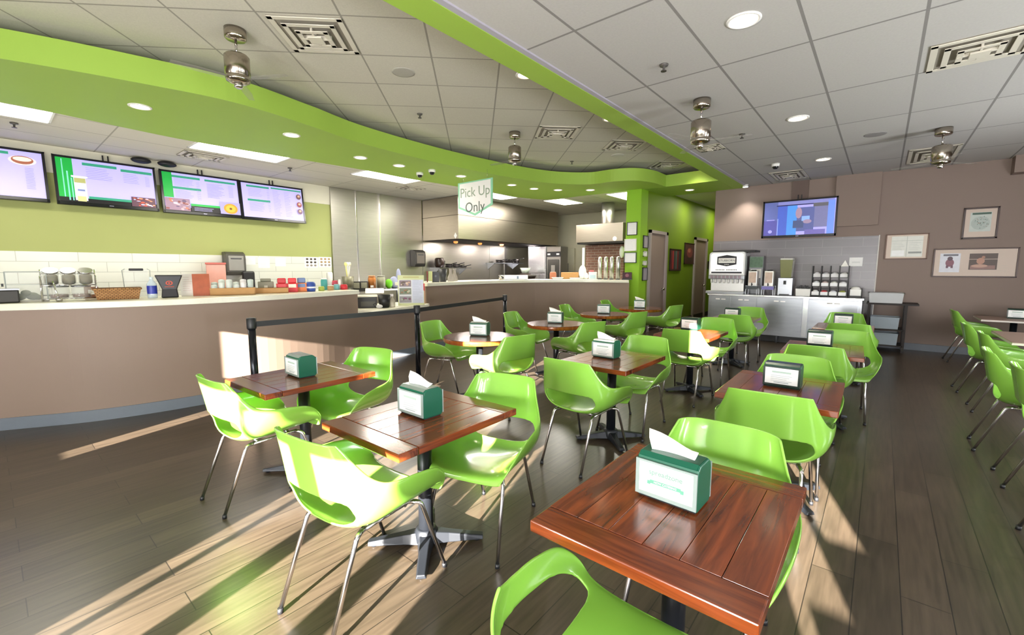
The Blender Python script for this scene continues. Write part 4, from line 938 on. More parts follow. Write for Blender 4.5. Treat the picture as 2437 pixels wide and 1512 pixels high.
MB().box(HX1-.002, HX1+.006, HY0, HY1, 2.72, 2.735).box(HX0, HX1, HY0-.006, HY0+.002, 2.72, 2.735).build('seam', M('#6d665e', .4, 1.0), t)
MB().box(HX0+.05, HX1-.04, HY0+.04, HY1-.04, HZ0-.012, HZ0+.003).build('filter_bank', M('#241c18', .6), t)
for yy in (7.9, 8.8, 9.7): MB().blob((-8.5, yy, HZ0-.03), .06, .06, .04).build('hood_lamp', M('#ff9a50', .4, es=.7, vary=0), t, smooth=True)
for _y in (8.2, 9.6, 10.9):  # added area lamps to brighten the steel under the hood
    _l = bpy.data.lights.new('hood_fill', 'AREA'); _l.size = .4; _l.energy = 16; _l.color = (1, .9, .84); _o = bpy.data.objects.new('hood_fill', _l); COL.objects.link(_o); _o.location = (-8.5, _y, HZ0-.02)
p = AY(1084, 561, HY0-.004); d = ypr([(-.055, 0), (0, -.075), (.055, 0), (0, .075)], -.004, .0).build('diamond_label', M('#f2f2f2', .5), t); d.location = (p.x, HY0-.002, p.z)
YH = 10.3
x0, x1, z0, z1 = BY(1371, 533, 1477, 576, YH)
t = thing('extractor_hood', 'smaller steel hood with a round duct, left of the green column', 'hood', ((x0+x1)/2, YH, z0)); w = (x1-x0)/2; h = z1-z0
MB().box(-w, w+.06, 0, 1.2, 0, h).build('canopy', STEEL_H, t, .004)
MB().box(-w+.03, w+.10, .02, 1.18, -.04, .002).build('filter_bank', M('#1e1a18', .6), t)
dx = AY(1447, 500, YH+.5).x-(x0+x1)/2
MB().cyl((dx, .5, h-.01), (dx, .5, ZR-z0), .165, n=28).cyl((dx, .5, h), (dx, .5, h+.03), .20, n=28).build('duct', M('#d0ccc8', .42, 1.0, vary=.08), t)
p = AY(1463, 568, YH); d = MB().disc((0, -.004, 0), .055, (0, -1, 0)).build('round_label', M('#ece6e0', .5), t); d.location = (p.x-(x0+x1)/2, 0, p.z-z0)
# brick oven under the small hood
BRK = brick_mat('oven_brick', '#94695a', '#7d5a50', '#a08d82', .22, .07, .009, rough=.8, swap='XZY')
x0, x1, _, _ = BY(1392, 590, 1484, 650, YH+.45)
t = thing('brick_oven', 'red brick pizza oven wall below the small hood', 'oven'); MB().box(x0, x1, YH+.45, YH+1.5, 0, 2.08).build('brick_front', BRK, t)
MB().box(x0-.06, x0+.02, YH+.40, YH+.46, .9, 2.02).build('side_post', M('#e9e4e0', .4), t)
o = MB().blob((AY(1480, 600, YH+.35).x, YH+.35, AY(1480, 600, YH+.35).z), .07, .05, .16).build('hanging_cloth', PAPER, None, smooth=True); tag(o, 'white cloth hanging beside the brick oven at the column edge', 'cloth')
# steel units at the kitchen end
def unit(name, lab, px0, px1, z1, Yu, mat, dep=.4):
    a, b = AY(px0, 620, Yu).x, AY(px1, 620, Yu).x
    t = thing(name, lab, 'appliance', ((a+b)/2, Yu, 0)); MB().box((a-b)/2, (b-a)/2, 0, dep, .0, z1).build('body', mat, t, .01); return t, (b-a)/2
struct(MB().box(XM+.018, XM+.04, 10.6, 12.35, .02, 2.14).build('trim_32', M('#d6d4d6', .2, 1.0, vary=.1), None, .004))
t, w = unit('steel_fridge', 'bright white-steel cabinet left of the control panel oven', 1257, 1299, 2.12, 11.0, M('#e2e0e6', .25, .8, vary=.05))
MB().box(-w+.02, w-.02, -.02, 0, .2, 1.28).box(-w+.02, w-.02, -.02, 0, 1.32, 2.06).build('door', M('#e6e4ea', .25, .8, vary=.04), t, .015)
t, w = unit('combi_oven', 'tall steel oven with black control strip under the hood', 1301, 1334, 2.10, 11.0, M('#8c8a86', .35, .9, vary=.05))
MB().box(-w, w, -.012, 0, 1.80, 1.95).build('control_panel', BLACK, t); MB().box(-w+.04, -w+.14, -.016, -.01, 1.85, 1.90).box(w-.14, w-.04, -.016, -.01, 1.85, 1.90).build('dial', M('#d0d0d4', .4), t)
MB().box(-w+.05, w-.05, -.015, 0, 1.1, 1.72).build('door', M('#5d5c5a', .25, .9), t, .01); MB().box(-w*.3, w*.25, -.02, -.014, 1.15, 1.55).build('window', M('#8f8a86', .2), t)
t, w = unit('kitchen_door', 'pale grey green service door between the oven and the brick wall', 1338, 1366, 2.10, 12.30, M('#b7b49c', .6, vary=.03), .1)
MB().box(-w*.3, w*.1, -.008, 0, 1.05, 1.62).build('window', M('#5f6258', .3), t)
# wall shelves with black pans
def shelf(lab, px0, px1, py):
    X = XM+.30; y0, y1 = AX(px0, py, X).y, AX(px1, py, X).y; z = AX((px0+px1)/2, py, X).z
    t = thing('wall_shelf', lab, 'shelf'); MB().box(XM+.02, X+.10, y0, y1, z-.022, z).build('board', STEEL_B, t)
    for yy in (y0+.1, y1-.1): MB().add([(XM+.02, yy-.01, z-.022), (XM+.30, yy-.01, z-.022), (XM+.02, yy-.01, z-.2), (XM+.02, yy+.01, z-.022), (XM+.30, yy+.01, z-.022), (XM+.02, yy+.01, z-.2)], [(0, 1, 2), (3, 5, 4), (0, 3, 4, 1), (1, 4, 5, 2), (2, 5, 3, 0)]).build('bracket', STEEL_B, t)
    return y0, y1, z
PAN = M('#1c1614', .4, .3, vary=.1)
def pan(lab, x, y, z, r, rz, hgt=.05):
    t = thing('frying_pan', lab, 'pan', (x, y, z), rz, 'black pans on the shelves')
    MB().lathe([(0, .004), (r*.8, .004), (r, hgt), (r-.006, hgt), (r*.78, .012), (0, .012)], n=24).build('pan_body', PAN, t)
    MB().tube([(r*.98, 0, hgt*.8), (r+.08, 0, hgt+.01), (r+.20, 0, hgt+.025)], .011, 8).build('handle', BLACK, t)
y0, y1, z = shelf('steel wall shelf with pans and a pitcher, nearer of two', 1041, 1116, 637)
for k, (u, zz) in enumerate(((.42, 0), (.42, .052), (.66, 0), (.66, .052), (.88, 0))):
    pan(('lowest black pan of the middle stack on the nearer shelf', 'top black pan of the middle stack on the nearer shelf', 'lower pan of the right stack on the nearer shelf', 'upper pan of the right stack on the nearer shelf', 'single black pan at the right end of the nearer shelf')[k], XM+.21, y0+(y1-y0)*u, z+zz, .11, 0)
t = thing('dark_pitcher', 'dark brown pot standing at left end of the nearer pan shelf', 'pot', (XM+.22, y0+(y1-y0)*.12, z)); MB().lathe([(0, 0), (.10, 0), (.13, .08), (.12, .22), (.10, .25), (.085, .24), (.10, .08), (0, .02)], n=20).build('pot_body', M('#2a1a14', .35), t)
MB().tube([(0, .12, .2), (0, .19, .17), (0, .18, .08), (0, .12, .06)], .012, 8).build('handle', BLACK, t)
y0, y1, z = shelf('steel wall shelf with flat black pans, farther of two', 1172, 1240, 626)
for k, (u, zz) in enumerate(((.3, 0), (.3, .045), (.62, 0), (.62, .045), (.9, 0))):
    pan(('lower pan of the left stack on the farther shelf', 'upper pan of the left stack on the farther shelf', 'lower pan of the right stack on the farther shelf', 'upper pan of the right stack on the farther shelf', 'deep dark pan at right end of the farther shelf')[k], XM+.21, y0+(y1-y0)*u, z+zz, .12, 0, .045 if k < 4 else .12)
# paper towel boxes on walls
def towel(lab, loc, rz, col, face):
    t = thing('towel_dispenser', lab, 'towel dispenser', loc, rz, 'paper towel dispensers')
    MB().xprism([(0, 0), (-.18, .0), (-.21, .06), (-.22, .30), (-.20, .38), (-.12, .42), (0, .42)], -.16, .16).build('casing', M(col, .35, vary=.05), t, .012)
    MB().box(-.125, .125, -.222, -.205, .08, .35).build('front_window', M(face, .3, vary=.08), t, .02)
    MB().box(-.09, .09, -.226, -.215, .285, .31).build('logo_plate', DGREY, t, .008)
p = AX(552, 632, XM); towel('large grey paper towel dispenser on the white tile behind the counter', (XM+.016, p.y, AX(552, 655, XM).z), pi/2, '#4c4a44', '#8f8d88')
p = AX(989, 612, XM+.03); towel('dark paper towel dispenser on the steel panel left of the big hood', (XM+.022, p.y, AX(989, 635, XM).z), pi/2, '#3c3a38', '#7a726c')
# notices on the tile
def note(lab, px0, py0, px1, py1, kind):
    y0, y1, z0, z1 = BX(px0, py0, px1, py1, XM+.02); w, h = y1-y0, z1-z0
    t = thing('wall_notice', lab, 'notice', (XM+.016, (y0+y1)/2, (z0+z1)/2), pi/2, 'paper notices on the white tile')
    s = MB().box(-w/2, w/2, -.003, 0, -h/2, h/2).build('sheet', PAPER, t); D = DR(s, w, h, 0, -.003)
    if kind: 
        for r in range(3):
            for q in range(3): D.e(.2+.3*q, .2+.3*r, .10, .10, pm(kind if r < 2 else '#9a8f84'), 'food_photo', 12)
    else: D.lines(.15, .85, .15, .85, 6, pm('#a9a9ac'))
    D.done()
note('paper notice with lines, right of the towel dispenser', 583, 612, 608, 630, None); note('paper notice with small marks, left of centre on the tile', 614, 613, 642, 638, None); note('plain printed sheet in the middle of the white tile', 655, 614, 680, 634, None)
note('photo sheet with dark pictures near the steel wall', 725, 612, 756, 637, '#4a4036'); note('photo sheet with tan pictures nearest the steel wall', 759, 612, 789, 636, '#a88a62')
# back counter along the menu wall
t = thing('back_counter', 'steel work counter along the tiled wall behind the order counter', 'counter'); MB().box(XM+.06, XM+.70, -2.6, 4.85, .85, .90).build('worktop', STEEL_B, t); MB().box(XM+.08, XM+.64, -2.6, 4.85, .0, .85).build('cabinet_front', M('#8a8a88', .4, .6), t)

# ---------------- things on the order counter: azimuth from px, standing on the top at distance X
ZA, ZB = 1.141, 1.201
def on(px, X, z):
    P = _on(px, X, z)
    if z not in (ZA, ZB, ZP): return P
    C = cf[:i1+1] if z == ZA else cf[i2:] if z == ZB else cf[i1:i2+1]
    d = _ray(px, 668); best = None
    for q in range(11):
        O = offset(C, .09+.052*q - (.16 if z == ZP else 0))
        for a, b in zip(O[:-1], O[1:]):
            ca = d.x*a.y-d.y*a.x; cb = d.x*b.y-d.y*b.x
            if ca*cb <= 0 and ca != cb:
                c = a.lerp(b, ca/(ca-cb))
                if z == ZB and c.y > 9.12: continue
                e = (Vector((c.x, c.y, z))-P).length
                if best is None or e < best[0]: best = (e, Vector((c.x, c.y, z)))
    return best[1] if best else P
ZP = .841
def _on(px, X, z): y = AX(px, 668, X).y; return Vector((X, y, z)) if not (X > -4.7 and y > 9.13) else Vector((AY(px, 668, 9.13).x, 9.13, z))
def mpp(p): return (p-Vector((0, 0, H))).dot(_fw)/F
def face(p): return math.atan2(p.y, p.x)+pi/2               # turn the local -y side to the room
def item(name, label, cat, px, X, z=ZA, group=None, rz=None):
    p = on(px, X, z); t = thing(name, label, cat, p, face(p) - pi if False else math.atan2(-p.x, p.y)*1.0 if rz is None else rz, group); return t, mpp(p)
def jar(t, r, h, mat, lidm, nm='jar_body'):
    MB().lathe([(0, 0), (r, 0), (r, h*.8), (r*.8, h*.9), (r*.8, h*.92)], n=18).build(nm, mat, t); MB().cyl((0, 0, h*.9), (0, 0, h), r*.86, n=18).build('lid', lidm, t)
t, m = item('steel_bin', 'dark steel bin at the left edge of the counter', 'bin', 14, -6.02); MB().box(-.08, .07, 0, .16, 0, .115).build('bin_body', M('#34322f', .35, .5), t, .01); MB().box(-.085, .075, -.005, .165, .115, .128).build('rim', STEEL_B, t)
t, m = item('display_case', 'clear acrylic display case with dark pastries at the left end', 'display case', 62, -6.05)
MB().box(-.13, .13, 0, .20, 0, .28).build('acrylic_box', GLASS, t, .004); MB().box(-.135, .135, -.005, .205, 0, .012).build('base_tray', M('#b8b4a8', .3), t)
f = MB()
for sx in (-1, 1):
    for yy in (0, .2): f.box(sx*.13-.003, sx*.13+.003, yy-.003, yy+.003, 0, .28)
f.box(-.13, .13, -.003, .003, .275, .282).build('edge_frame', M('#8d9490', .3), t)
MB().box(-.13, .13, -.003, .003, .16, .164).build('door_edge', M('#8d9490', .3), t)
for sx in (-1, 1): MB().cyl((sx*.14, 0, .16), (sx*.155, 0, .16), .014, n=10).build('hinge', DGREY, t)
for k, (dx, dz, r) in enumerate(((-.05, .0, .04), (.03, .0, .045), (-.01, .04, .035), (.065, .0, .03))):
    o = MB().blob((0, 0, r*.8), r, r, r*.8).build('pastry', M('#5a5a48', .8, vary=.3, scale=30), None, smooth=True); o.location = t.matrix_basis @ Vector((dx, .09+.02*(k % 2), .013+dz)); tag(o, ('left', 'middle', 'upper', 'right')[k]+' dark pastry inside the clear display case', 'pastry', 'pastries in the display case')
# jar rack
t, m = item('jar_rack', 'chrome wire rack of tilted glass jars on the order counter', 'rack', 164, -6.0)
f = MB()
for sx in (-.19, .19):
    f.tube([(sx, 0, 0), (sx, 0, .24)], .006, 8).tube([(sx, .16, 0), (sx, .16, .30)], .006, 8).tube([(sx, 0, .17), (sx, .16, .24)], .005, 8)
for zz, yy in ((.02, 0), (.15, 0), (.26, .16), (.05, .16)): f.tube([(-.19, yy, zz), (.19, yy, zz)], .006, 8)
f.build('wire_frame', CHROME, t)
TR = t.matrix_basis.copy()
for k in range(3):
    j = thing('glass_jar', ('left', 'middle', 'right')[k]+' tilted glass jar on the top row of the wire rack', 'jar', TR @ Vector((-.12+.12*k, .10, .17)), t.rotation_euler.z, 'glass jars in the rack'); j.rotation_euler.x = RAD(28)
    MB().lathe([(0, 0), (.052, 0), (.055, .03), (.055, .11), (.045, .125)], n=18).build('glass', GLASS, j); MB().lathe([(0, .005), (.047, .005), (.047, .075), (0, .075)], n=16).build('contents', M('#6a5a34', .8, vary=.3, scale=40), j); MB().cyl((0, 0, .125), (0, 0, .14), .056, n=18).build('lid', CHROME, j)
for k in range(2):
    j = thing('glass_jar', ('left', 'right')[k]+' glass jar low in the wire rack', 'jar', TR @ Vector((-.075+.155*k, .06, .025)), t.rotation_euler.z, 'glass jars in the rack')
    MB().lathe([(0, 0), (.07, 0), (.072, .02), (.072, .09), (.06, .105)], n=18).build('glass', GLASS, j); MB().lathe([(0, .005), (.062, .005), (.062, .035), (0, .035)], n=16).build('contents', M('#6a4636', .8, vary=.3, scale=40), j); MB().cyl((0, 0, .105), (0, 0, .12), .073, n=18).build('lid', STEEL_B, j)
t, m = item('steel_scoop', 'long shiny steel scoop leaning on the wire rack', 'scoop', 136, -5.95); MB().tube([(0, 0, .004), (-.03, .02, .19)], .007, 8).lathe([(0, 0), (.022, .0), (.026, .03), (0, .03)], n=12).build('scoop', CHROME, t)
t, m = item('small_sign', 'small brown framed sign behind the wicker basket', 'sign', 215, -6.30); MB().box(-.055, .055, 0, .02, 0, .12).build('frame', M('#8a5a44', .5), t, .004); MB().box(-.025, .025, -.002, 0, .05, .09).build('card', PAPER, t)
def bkt(lab, px, X, w, d, h, mat, z=ZA, nm='wicker_basket'):
    t, m = item(nm, lab, 'basket', px, X, z)
    o = MB().add([(-w*.44, 0, 0), (w*.44, 0, 0), (w*.44, d, 0), (-w*.44, d, 0), (-w/2, -.02, h), (w/2, -.02, h), (w/2, d+.02, h), (-w/2, d+.02, h)], [(0, 1, 2, 3), (0, 1, 5, 4), (1, 2, 6, 5), (2, 3, 7, 6), (3, 0, 4, 7)]).build('basket', mat, t); s = o.modifiers.new('s', 'SOLIDIFY'); s.thickness = .01
    rm = MB(); P = [(-w/2, -.02, h), (w/2, -.02, h), (w/2, d+.02, h), (-w/2, d+.02, h)]
    for i in range(4): rm.tube([P[i], P[(i+1) % 4]], .010, 8)
    rm.build('rim', mat, t); return t
WK = brick_mat('wicker_weave', '#c49560', '#a87a48', '#6d4a2a', .03, .014, .003, rough=.7, swap='XZY', bump=.6)
bt = bkt('woven wicker basket on the order counter', 278, -5.90, .36, .20, .105, WK)
for k in range(6):
    o = MB().blob((0, 0, 0), .05, .04, .022).build('bread_roll', M('#7a6a34' if k % 2 else '#8a4a2a', .7, vary=.2), None, smooth=True); o.location = bt.matrix_basis @ Vector((-.12+.048*k, .06+.07*(k % 2), .085)); tag(o, 'small snack packet in the wicker basket', 'snack packet', 'snack packets in the wicker basket')
t, m = item('sign_holder', 'clear acrylic stand with a black clip, behind the blue label bottle', 'stand', 326, -6.20)
MB().box(-.10, .10, 0, .006, .06, .30).box(-.10, .10, -.05, .10, .0, .006).box(-.10, .10, 0, .006, 0, .06).build('acrylic', GLASS, t); MB().tube([(-.105, -.004, .06), (-.115, -.004, .29), (-.09, -.004, .305)], .004, 6).tube([(.105, -.004, .06), (.115, -.004, .29), (.09, -.004, .305)], .004, 6).build('wire_edge', M('#9aa09c', .3), t); MB().box(-.06, .06, -.01, .012, .285, .31).build('clip', BLACK, t, .005)
t, m = item('water_bottle', 'clear bottle with a deep blue label on the counter', 'bottle', 360, -5.88); MB().lathe([(0, 0), (.040, 0), (.042, .01), (.042, .15), (.018, .185), (.016, .20)], n=20).build('glass', M('#cfe0ee', .1, vary=0, alpha=.5), t); MB().lathe([(.043, .045), (.043, .13)], n=20).build('label', M('#1d2f9a', .4, vary=.1), t); MB().cyl((0, 0, .2), (0, 0, .222), .017, n=14).build('cap', M('#d9e8ee', .3), t)
t, m = item('coffee_bag', 'black pinched coffee bag with a red ring emblem on the counter', 'bag', 402, -5.88)
MB().add([(-.075, -.03, 0), (.075, -.03, 0), (.075, .05, 0), (-.075, .05, 0), (-.065, -.02, .09), (.065, -.02, .09), (.065, .05, .09), (-.065, .05, .09), (-.12, -.02, .24), (.12, -.02, .24), (.12, .0, .24), (-.12, .0, .24)], [(0, 1, 2, 3), (0, 1, 5, 4), (1, 2, 6, 5), (2, 3, 7, 6), (3, 0, 4, 7), (4, 5, 9, 8), (5, 6, 10, 9), (6, 7, 11, 10), (7, 4, 8, 11), (8, 9, 10, 11)]).build('bag_body', M('#16141a', .3, vary=.15), t, .01)
em_ = MB(); n = 24
for i in range(n):
    a0, a1 = 2*pi*i/n, 2*pi*(i+1)/n; em_.add([(.030*cos(a0), -.0245, .155+.024*sin(a0)), (.030*cos(a1), -.0245, .155+.024*sin(a1)), (.02*cos(a1), -.0245, .155+.016*sin(a1)), (.02*cos(a0), -.0245, .155+.016*sin(a0))], [(0, 1, 2, 3)])
em_.disc((0, -.0245, .155), .009, (0, -1, 0), 12).box(-.04, .04, -.026, -.024, .112, .118).build('ring_emblem', M('#c0452c', .5), t)
def card(lab, px, X, w, h, mat, nm='menu_card', z=ZA, lines=True, tilt=.12):
    t, m = item(nm, lab, 'card', px, X, z); o = MB().box(-w/2, w/2, -.003, .003, 0, h).build('sheet', mat, t); o.rotation_euler = (-tilt, 0, 0); MB().box(-w/2, w/2, -.03, .05, 0, .005).build('foot', GLASS, t)
    if lines: D = DR(o, w, h, h/2, -.003); D.lines(.15, .85, .15, .75, 7, pm('#c49aa0')); D.done()
    return t, o
card('white menu sheet in a stand right of the black coffee bag', 446, -5.98, .13, .25, PAPER)
card('red brown poster card in a stand on the counter', 478, -5.88, .16, .25, M('#a8522f', .4, vary=.35, scale=14), lines=False)
t, m = item('juice_dispenser', 'square drink dispenser with pink red juice on the back counter', 'drink dispenser', 516, -8.75, .901); MB().box(-.14, .14, 0, .26, .08, .62).build('tank', M('#e8a898', .2, vary=.1, alpha=.85), t, .01); MB().box(-.132, .132, .008, .252, .09, .28).build('juice', M('#d8543c', .3, vary=.1), t); MB().box(-.15, .15, -.01, .27, .62, .65).build('lid', M('#c4645a', .4), t); MB().box(-.12, .12, .02, .24, 0, .08).build('base', DGREY, t)
t, m = item('black_box_dispenser', 'black dispenser right of the grey towel box on the back counter', 'dispenser', 592, -8.9, .901); MB().box(-.10, .10, 0, .16, 0, .50).build('casing', BLACK, t, .03); MB().box(-.06, .06, -.004, 0, .1, .36).build('front_plate', M('#24242a', .3), t)
def tray(lab, px, X, w, d, h):
    t, m = item('wooden_tray', lab, 'tray', px, X, group='wooden trays on the counter'); b = MB().box(-w/2, w/2, 0, d, 0, .008)
    for q in ((-w/2, w/2, 0, .01), (-w/2, w/2, d-.01, d), (-w/2, -w/2+.01, 0, d), (w/2-.01, w/2, 0, d)): b.box(*q, 0, h)
    b.build('tray_body', WOODT, t, .002); return t
tr = tray('wooden tray filled with clear wrapped cups on the counter', 553, -5.80, .45, .17, .085)
k = 0
for i in range(6):
    for j in range(2):
        o = thing('wrapped_cup', 'clear wrapped cup in the left wooden tray', 'cup', tr.matrix_basis @ Vector((-.18+.072*i, .045+.08*j, .009)), .3*i, 'wrapped cups in the wooden tray'); k += 1
        MB().lathe([(0, 0), (.026, 0), (.034, .10+.03*((i+j) % 3)), (.028, .11+.03*((i+j) % 3)), (0, .115+.03*((i+j) % 3))], n=12).build('cup', M(random.choice(['#c9d0cc', '#b8c4c0', '#d9d4d8']), .25, vary=.12, scale=30), o)
t2 = tray('shallower wooden tray right of the one with wrapped cups', 640, -5.86, .42, .16, .065)
t, m = item('card_reader', 'grey green square steel box behind the second wooden tray', 'box', 632, -6.12); MB().box(-.09, .09, 0, .14, 0, .14).box(-.06, .06, .02, .1, .14, .18).build('box_body', M('#7d7c6c', .4, .4), t, .006); MB().box(-.02, .02, -.003, 0, .05, .09).build('square_label', M('#d9dcd4', .5), t)
for px, X, c1, c2, sh, lab in ((670, -5.95, '#c4202c', '#d8404a', 0, 'red snack box with round top, leftmost of the bright boxes'), (695, -5.92, '#d2222c', '#efe2d0', 0, 'red and white snack box, second of the bright boxes'), (717, -5.94, '#d8762c', '#6a82b0', 0, 'orange snack box with blue top, third of the bright boxes'), (739, -5.96, '#2c4a9a', '#dfe2ea', 1, 'blue round snack tub, last of the bright boxes')):
    t, m = item('snack_box', lab, 'box', px, X, group='bright snack boxes')
    if sh: MB().lathe([(0, 0), (.055, 0), (.06, .03), (.06, .10), (.045, .13), (0, .13)], n=20).build('carton', M(c1, .4, vary=.1), t); MB().lathe([(.061, .045), (.061, .065)], n=20).build('band', M(c2, .4), t)
    else: MB().box(-.064, .064, 0, .09, 0, .115).build('carton', M(c1, .4, vary=.15, scale=20), t, .004); MB().box(-.05, .05, .03, .085, .115, .185).build('top_display', M(c1 if px < 710 else c2, .4), t, .012); MB().box(-.045, .045, -.002, 0, .06, .105).build('front_label', M(c2, .4, vary=.1), t)
for px, X, r, h, c, lc, lab in ((771, -6.22, .045, .17, '#4aa6a8', '#f2f2f2', 'white topped teal bottle on the counter'), (764, -6.02, .04, .06, '#9aa84a', '#c4d060', 'small olive jar with lime lid on the counter'), (786, -6.06, .045, .07, '#a8845c', '#c9d8d8', 'short tan jar near the end of the counter'), (800, -6.15, .04, .08, '#7ab8c0', '#9ad0d8', 'short turquoise jar near the end of the counter'), (797, -6.45, .045, .13, '#b8485c', '#d0485c', 'crimson lidded jar near the counter end'), (818, -6.10, .05, .075, '#c8303c', '#d8444c', 'red tub at the end of the order counter'), (808, -6.2, .02, .15, '#f0ece4', '#f0ece4', 'thin white bottle before the steel panels')):
    t, m = item('counter_jar', lab, 'jar', px, X, group='small jars on the counter'); jar(t, r, h, M(c, .35, vary=.12), M(lc, .4))
t, m = item('cup_stack', 'tall white stack of cups by the steel wall', 'cups', 785, -8.75, 1.0); MB().lathe([(0, 0), (.05, 0), (.06, .45), (.05, .47), (0, .47)], n=18).build('cups', PAPER, t)
t['label'] = 'tall white stack of paper cups against the steel wall edge'; t.location.z = .901; 
# behind the end of the counter
t, m = item('utensil_crock', 'metal crock with pale utensils before the steel panels', 'crock', 828, -7.75, 1.041); MB().lathe([(0, 0), (.09, 0), (.11, .26), (.10, .26), (.08, .02), (0, .02)], n=20).build('crock', M('#7d7a66', .4, .4), t)
for k, (a, c) in enumerate(((-.2, '#d8d48a'), (.05, '#e8e4da'), (.3, '#cfcbb8'))): 
    u = MB().tube([(0, 0, .1), (.14*a, .02*k, .47)], .011, 6).blob((.15*a, .02*k, .49), .028, .012, .04).build('utensil', M(c, .5), t)
t, m = item('work_stand', 'steel work stand behind the gap of the counters', 'stand', 880, -7.75, 0, rz=pi/2); MB().box(-.62, .95, -.12, .42, 1.01, 1.04).build('top', STEEL_B, t); 
for sx in (-.58, .91):
    for yy in (0, .38): MB().box(sx-.02, sx+.02, yy-.02, yy+.02, 0, 1.01).build('leg', STEEL_B, t)
ZK = 1.041
for px, c, lab in ((848, '#26251f', 'square black box with pale label before the steel panels, left of a pair'), (866, '#2a282c', 'square black box with pale label before the steel panels, right of a pair')):
    t, m = item('label_box', lab, 'box', px, -7.72, ZK, 'black label boxes'); MB().box(-.07, .07, 0, .12, 0, .16).build('box_body', M(c, .4), t, .004); MB().box(-.055, .055, -.002, 0, .03, .14).build('pale_label', M('#a8a894', .5, vary=.25, scale=50), t)
t, m = item('honey_bottle', 'amber orange bottle on the stand before the steel panels', 'bottle', 885, -7.72, ZK); jar(t, .075, .27, M('#b8743a', .25, vary=.15), M('#c98a5a', .4), 'bottle_body'); MB().box(-.03, .03, -.078, -.074, .04, .08).build('label', PAPER, t)
t, m = item('glass_jar', 'pale glass canister with a lid on the stand', 'jar', 907, -7.72, ZK); jar(t, .085, .27, M('#a8aa94', .15, vary=.1, alpha=.8), M('#8a8a82', .4), 'glass')
t, m = item('green_packet', 'lime green packet beside the menu board', 'packet', 925, -7.72, ZK); MB().blob((0, 0, .10), .075, .04, .10).build('packet', M('#6cc01c', .5, vary=.1), t, smooth=True)
t, m = item('folded_cloth', 'lilac blue cloth draped behind the menu board', 'cloth', 938, -7.72, ZK); MB().blob((0, .03, .12), .10, .05, .13).blob((.09, .03, .26), .05, .04, .15).build('cloth', M('#8f93ac', .8, vary=.12), t, smooth=True)
t, m = item('order_pad', 'white order slip pad at the right end of the order counter', 'pad', 893, -6.40, ZK); o = MB().box(-.16, .13, -.12, .10, .0, .012).build('pad', PAPER, t); o.rotation_euler = (.30, 0, 0); o.location.z = .04
# in the pick-up gap
ZP = .841
t, m = item('till_box', 'black till drawer under the counter end in the pick-up gap', 'till', 876, -6.10, ZP); MB().box(-.17, .12, 0, .3, 0, .17).build('casing', M('#1e1c1e', .4), t, .006); MB().box(-.12, .10, -.004, 0, .02, .10).build('front_panel', M('#4a4840', .4), t); MB().box(-.18, .13, -.03, .3, .17, .19).build('lid', QUARTZ, t)
t, m = item('waste_pot', 'black pot with a bag on the pick-up shelf', 'pot', 913, -6.0, ZP); MB().lathe([(0, 0), (.075, 0), (.095, .20), (.085, .20), (.07, .01), (0, .01)], n=20).build('pot', BLACK, t)
t, m = item('headset', 'white and black handset lying on the pick-up shelf', 'handset', 901, -5.9, ZP); MB().blob((0, 0, .03), .05, .03, .03).build('grip', M('#c8c8cc', .3), t, smooth=True); MB().tube([(-.05, 0, .01), (-.09, .02, .06), (-.04, .04, .09)], .008, 6).build('cord', BLACK, t)
t, m = item('spray_bottle', 'clear spray bottle with a pink tinted neck on the pick-up shelf', 'bottle', 932, -5.92, ZP); MB().lathe([(0, 0), (.042, 0), (.045, .02), (.045, .11), (.018, .15), (.016, .17)], n=18).build('bottle_body', M('#c4bcac', .2, vary=.08, alpha=.75), t); MB().box(-.035, .018, -.012, .012, .17, .205).box(-.03, -.022, -.006, .006, .12, .17).build('trigger', M('#e8dfe2', .4), t)
t, m = item('menu_board', 'tall cream menu board with three food photos on the pick-up shelf', 'menu board', 978, -5.93, ZP)
o = MB().box(-.215, .215, -.004, .004, 0, .50).build('board', M('#cfd4a4', .5, vary=.04), t); o.rotation_euler = (-.10, 0, 0); MB().box(-.2, .2, 0, .12, 0, .008).build('foot', GLASS, t)
MB().box(.2, .222, .02, .06, .02, .36).build('red_back', RED, t)
D = DR(o, .43, .50, .25, -.004); D.r(.03, .97, .15, .93, pm('#dfe0e6')); D.r(.54, .97, .15, .93, pm('#d2d6e8'))
for k, (y0, cs) in enumerate(((.17, ['#8a7a84', '#c4a08c', '#6a5a52', '#d8c4b0']), (.43, ['#7a8274', '#4f6a48', '#8a6a52', '#b8b49c']), (.70, ['#94909a', '#7a4a6a', '#a8a8a4', '#5f6a54']))):
    D.r(.06, .50, y0, y0+.21, pm(cs[0]), 'food_photo')
    for q in range(9): D.e(random.uniform(.12, .44), y0+random.uniform(.05, .16), .05, .03, pm(random.choice(cs[1:])), 'food_photo', 10)
    D.lines(.57, .93, y0, y0+.2, 5, pm('#9a9cae'))
D.r(.2, .8, .05, .08, pm('#b8b070'), 'heading').done()
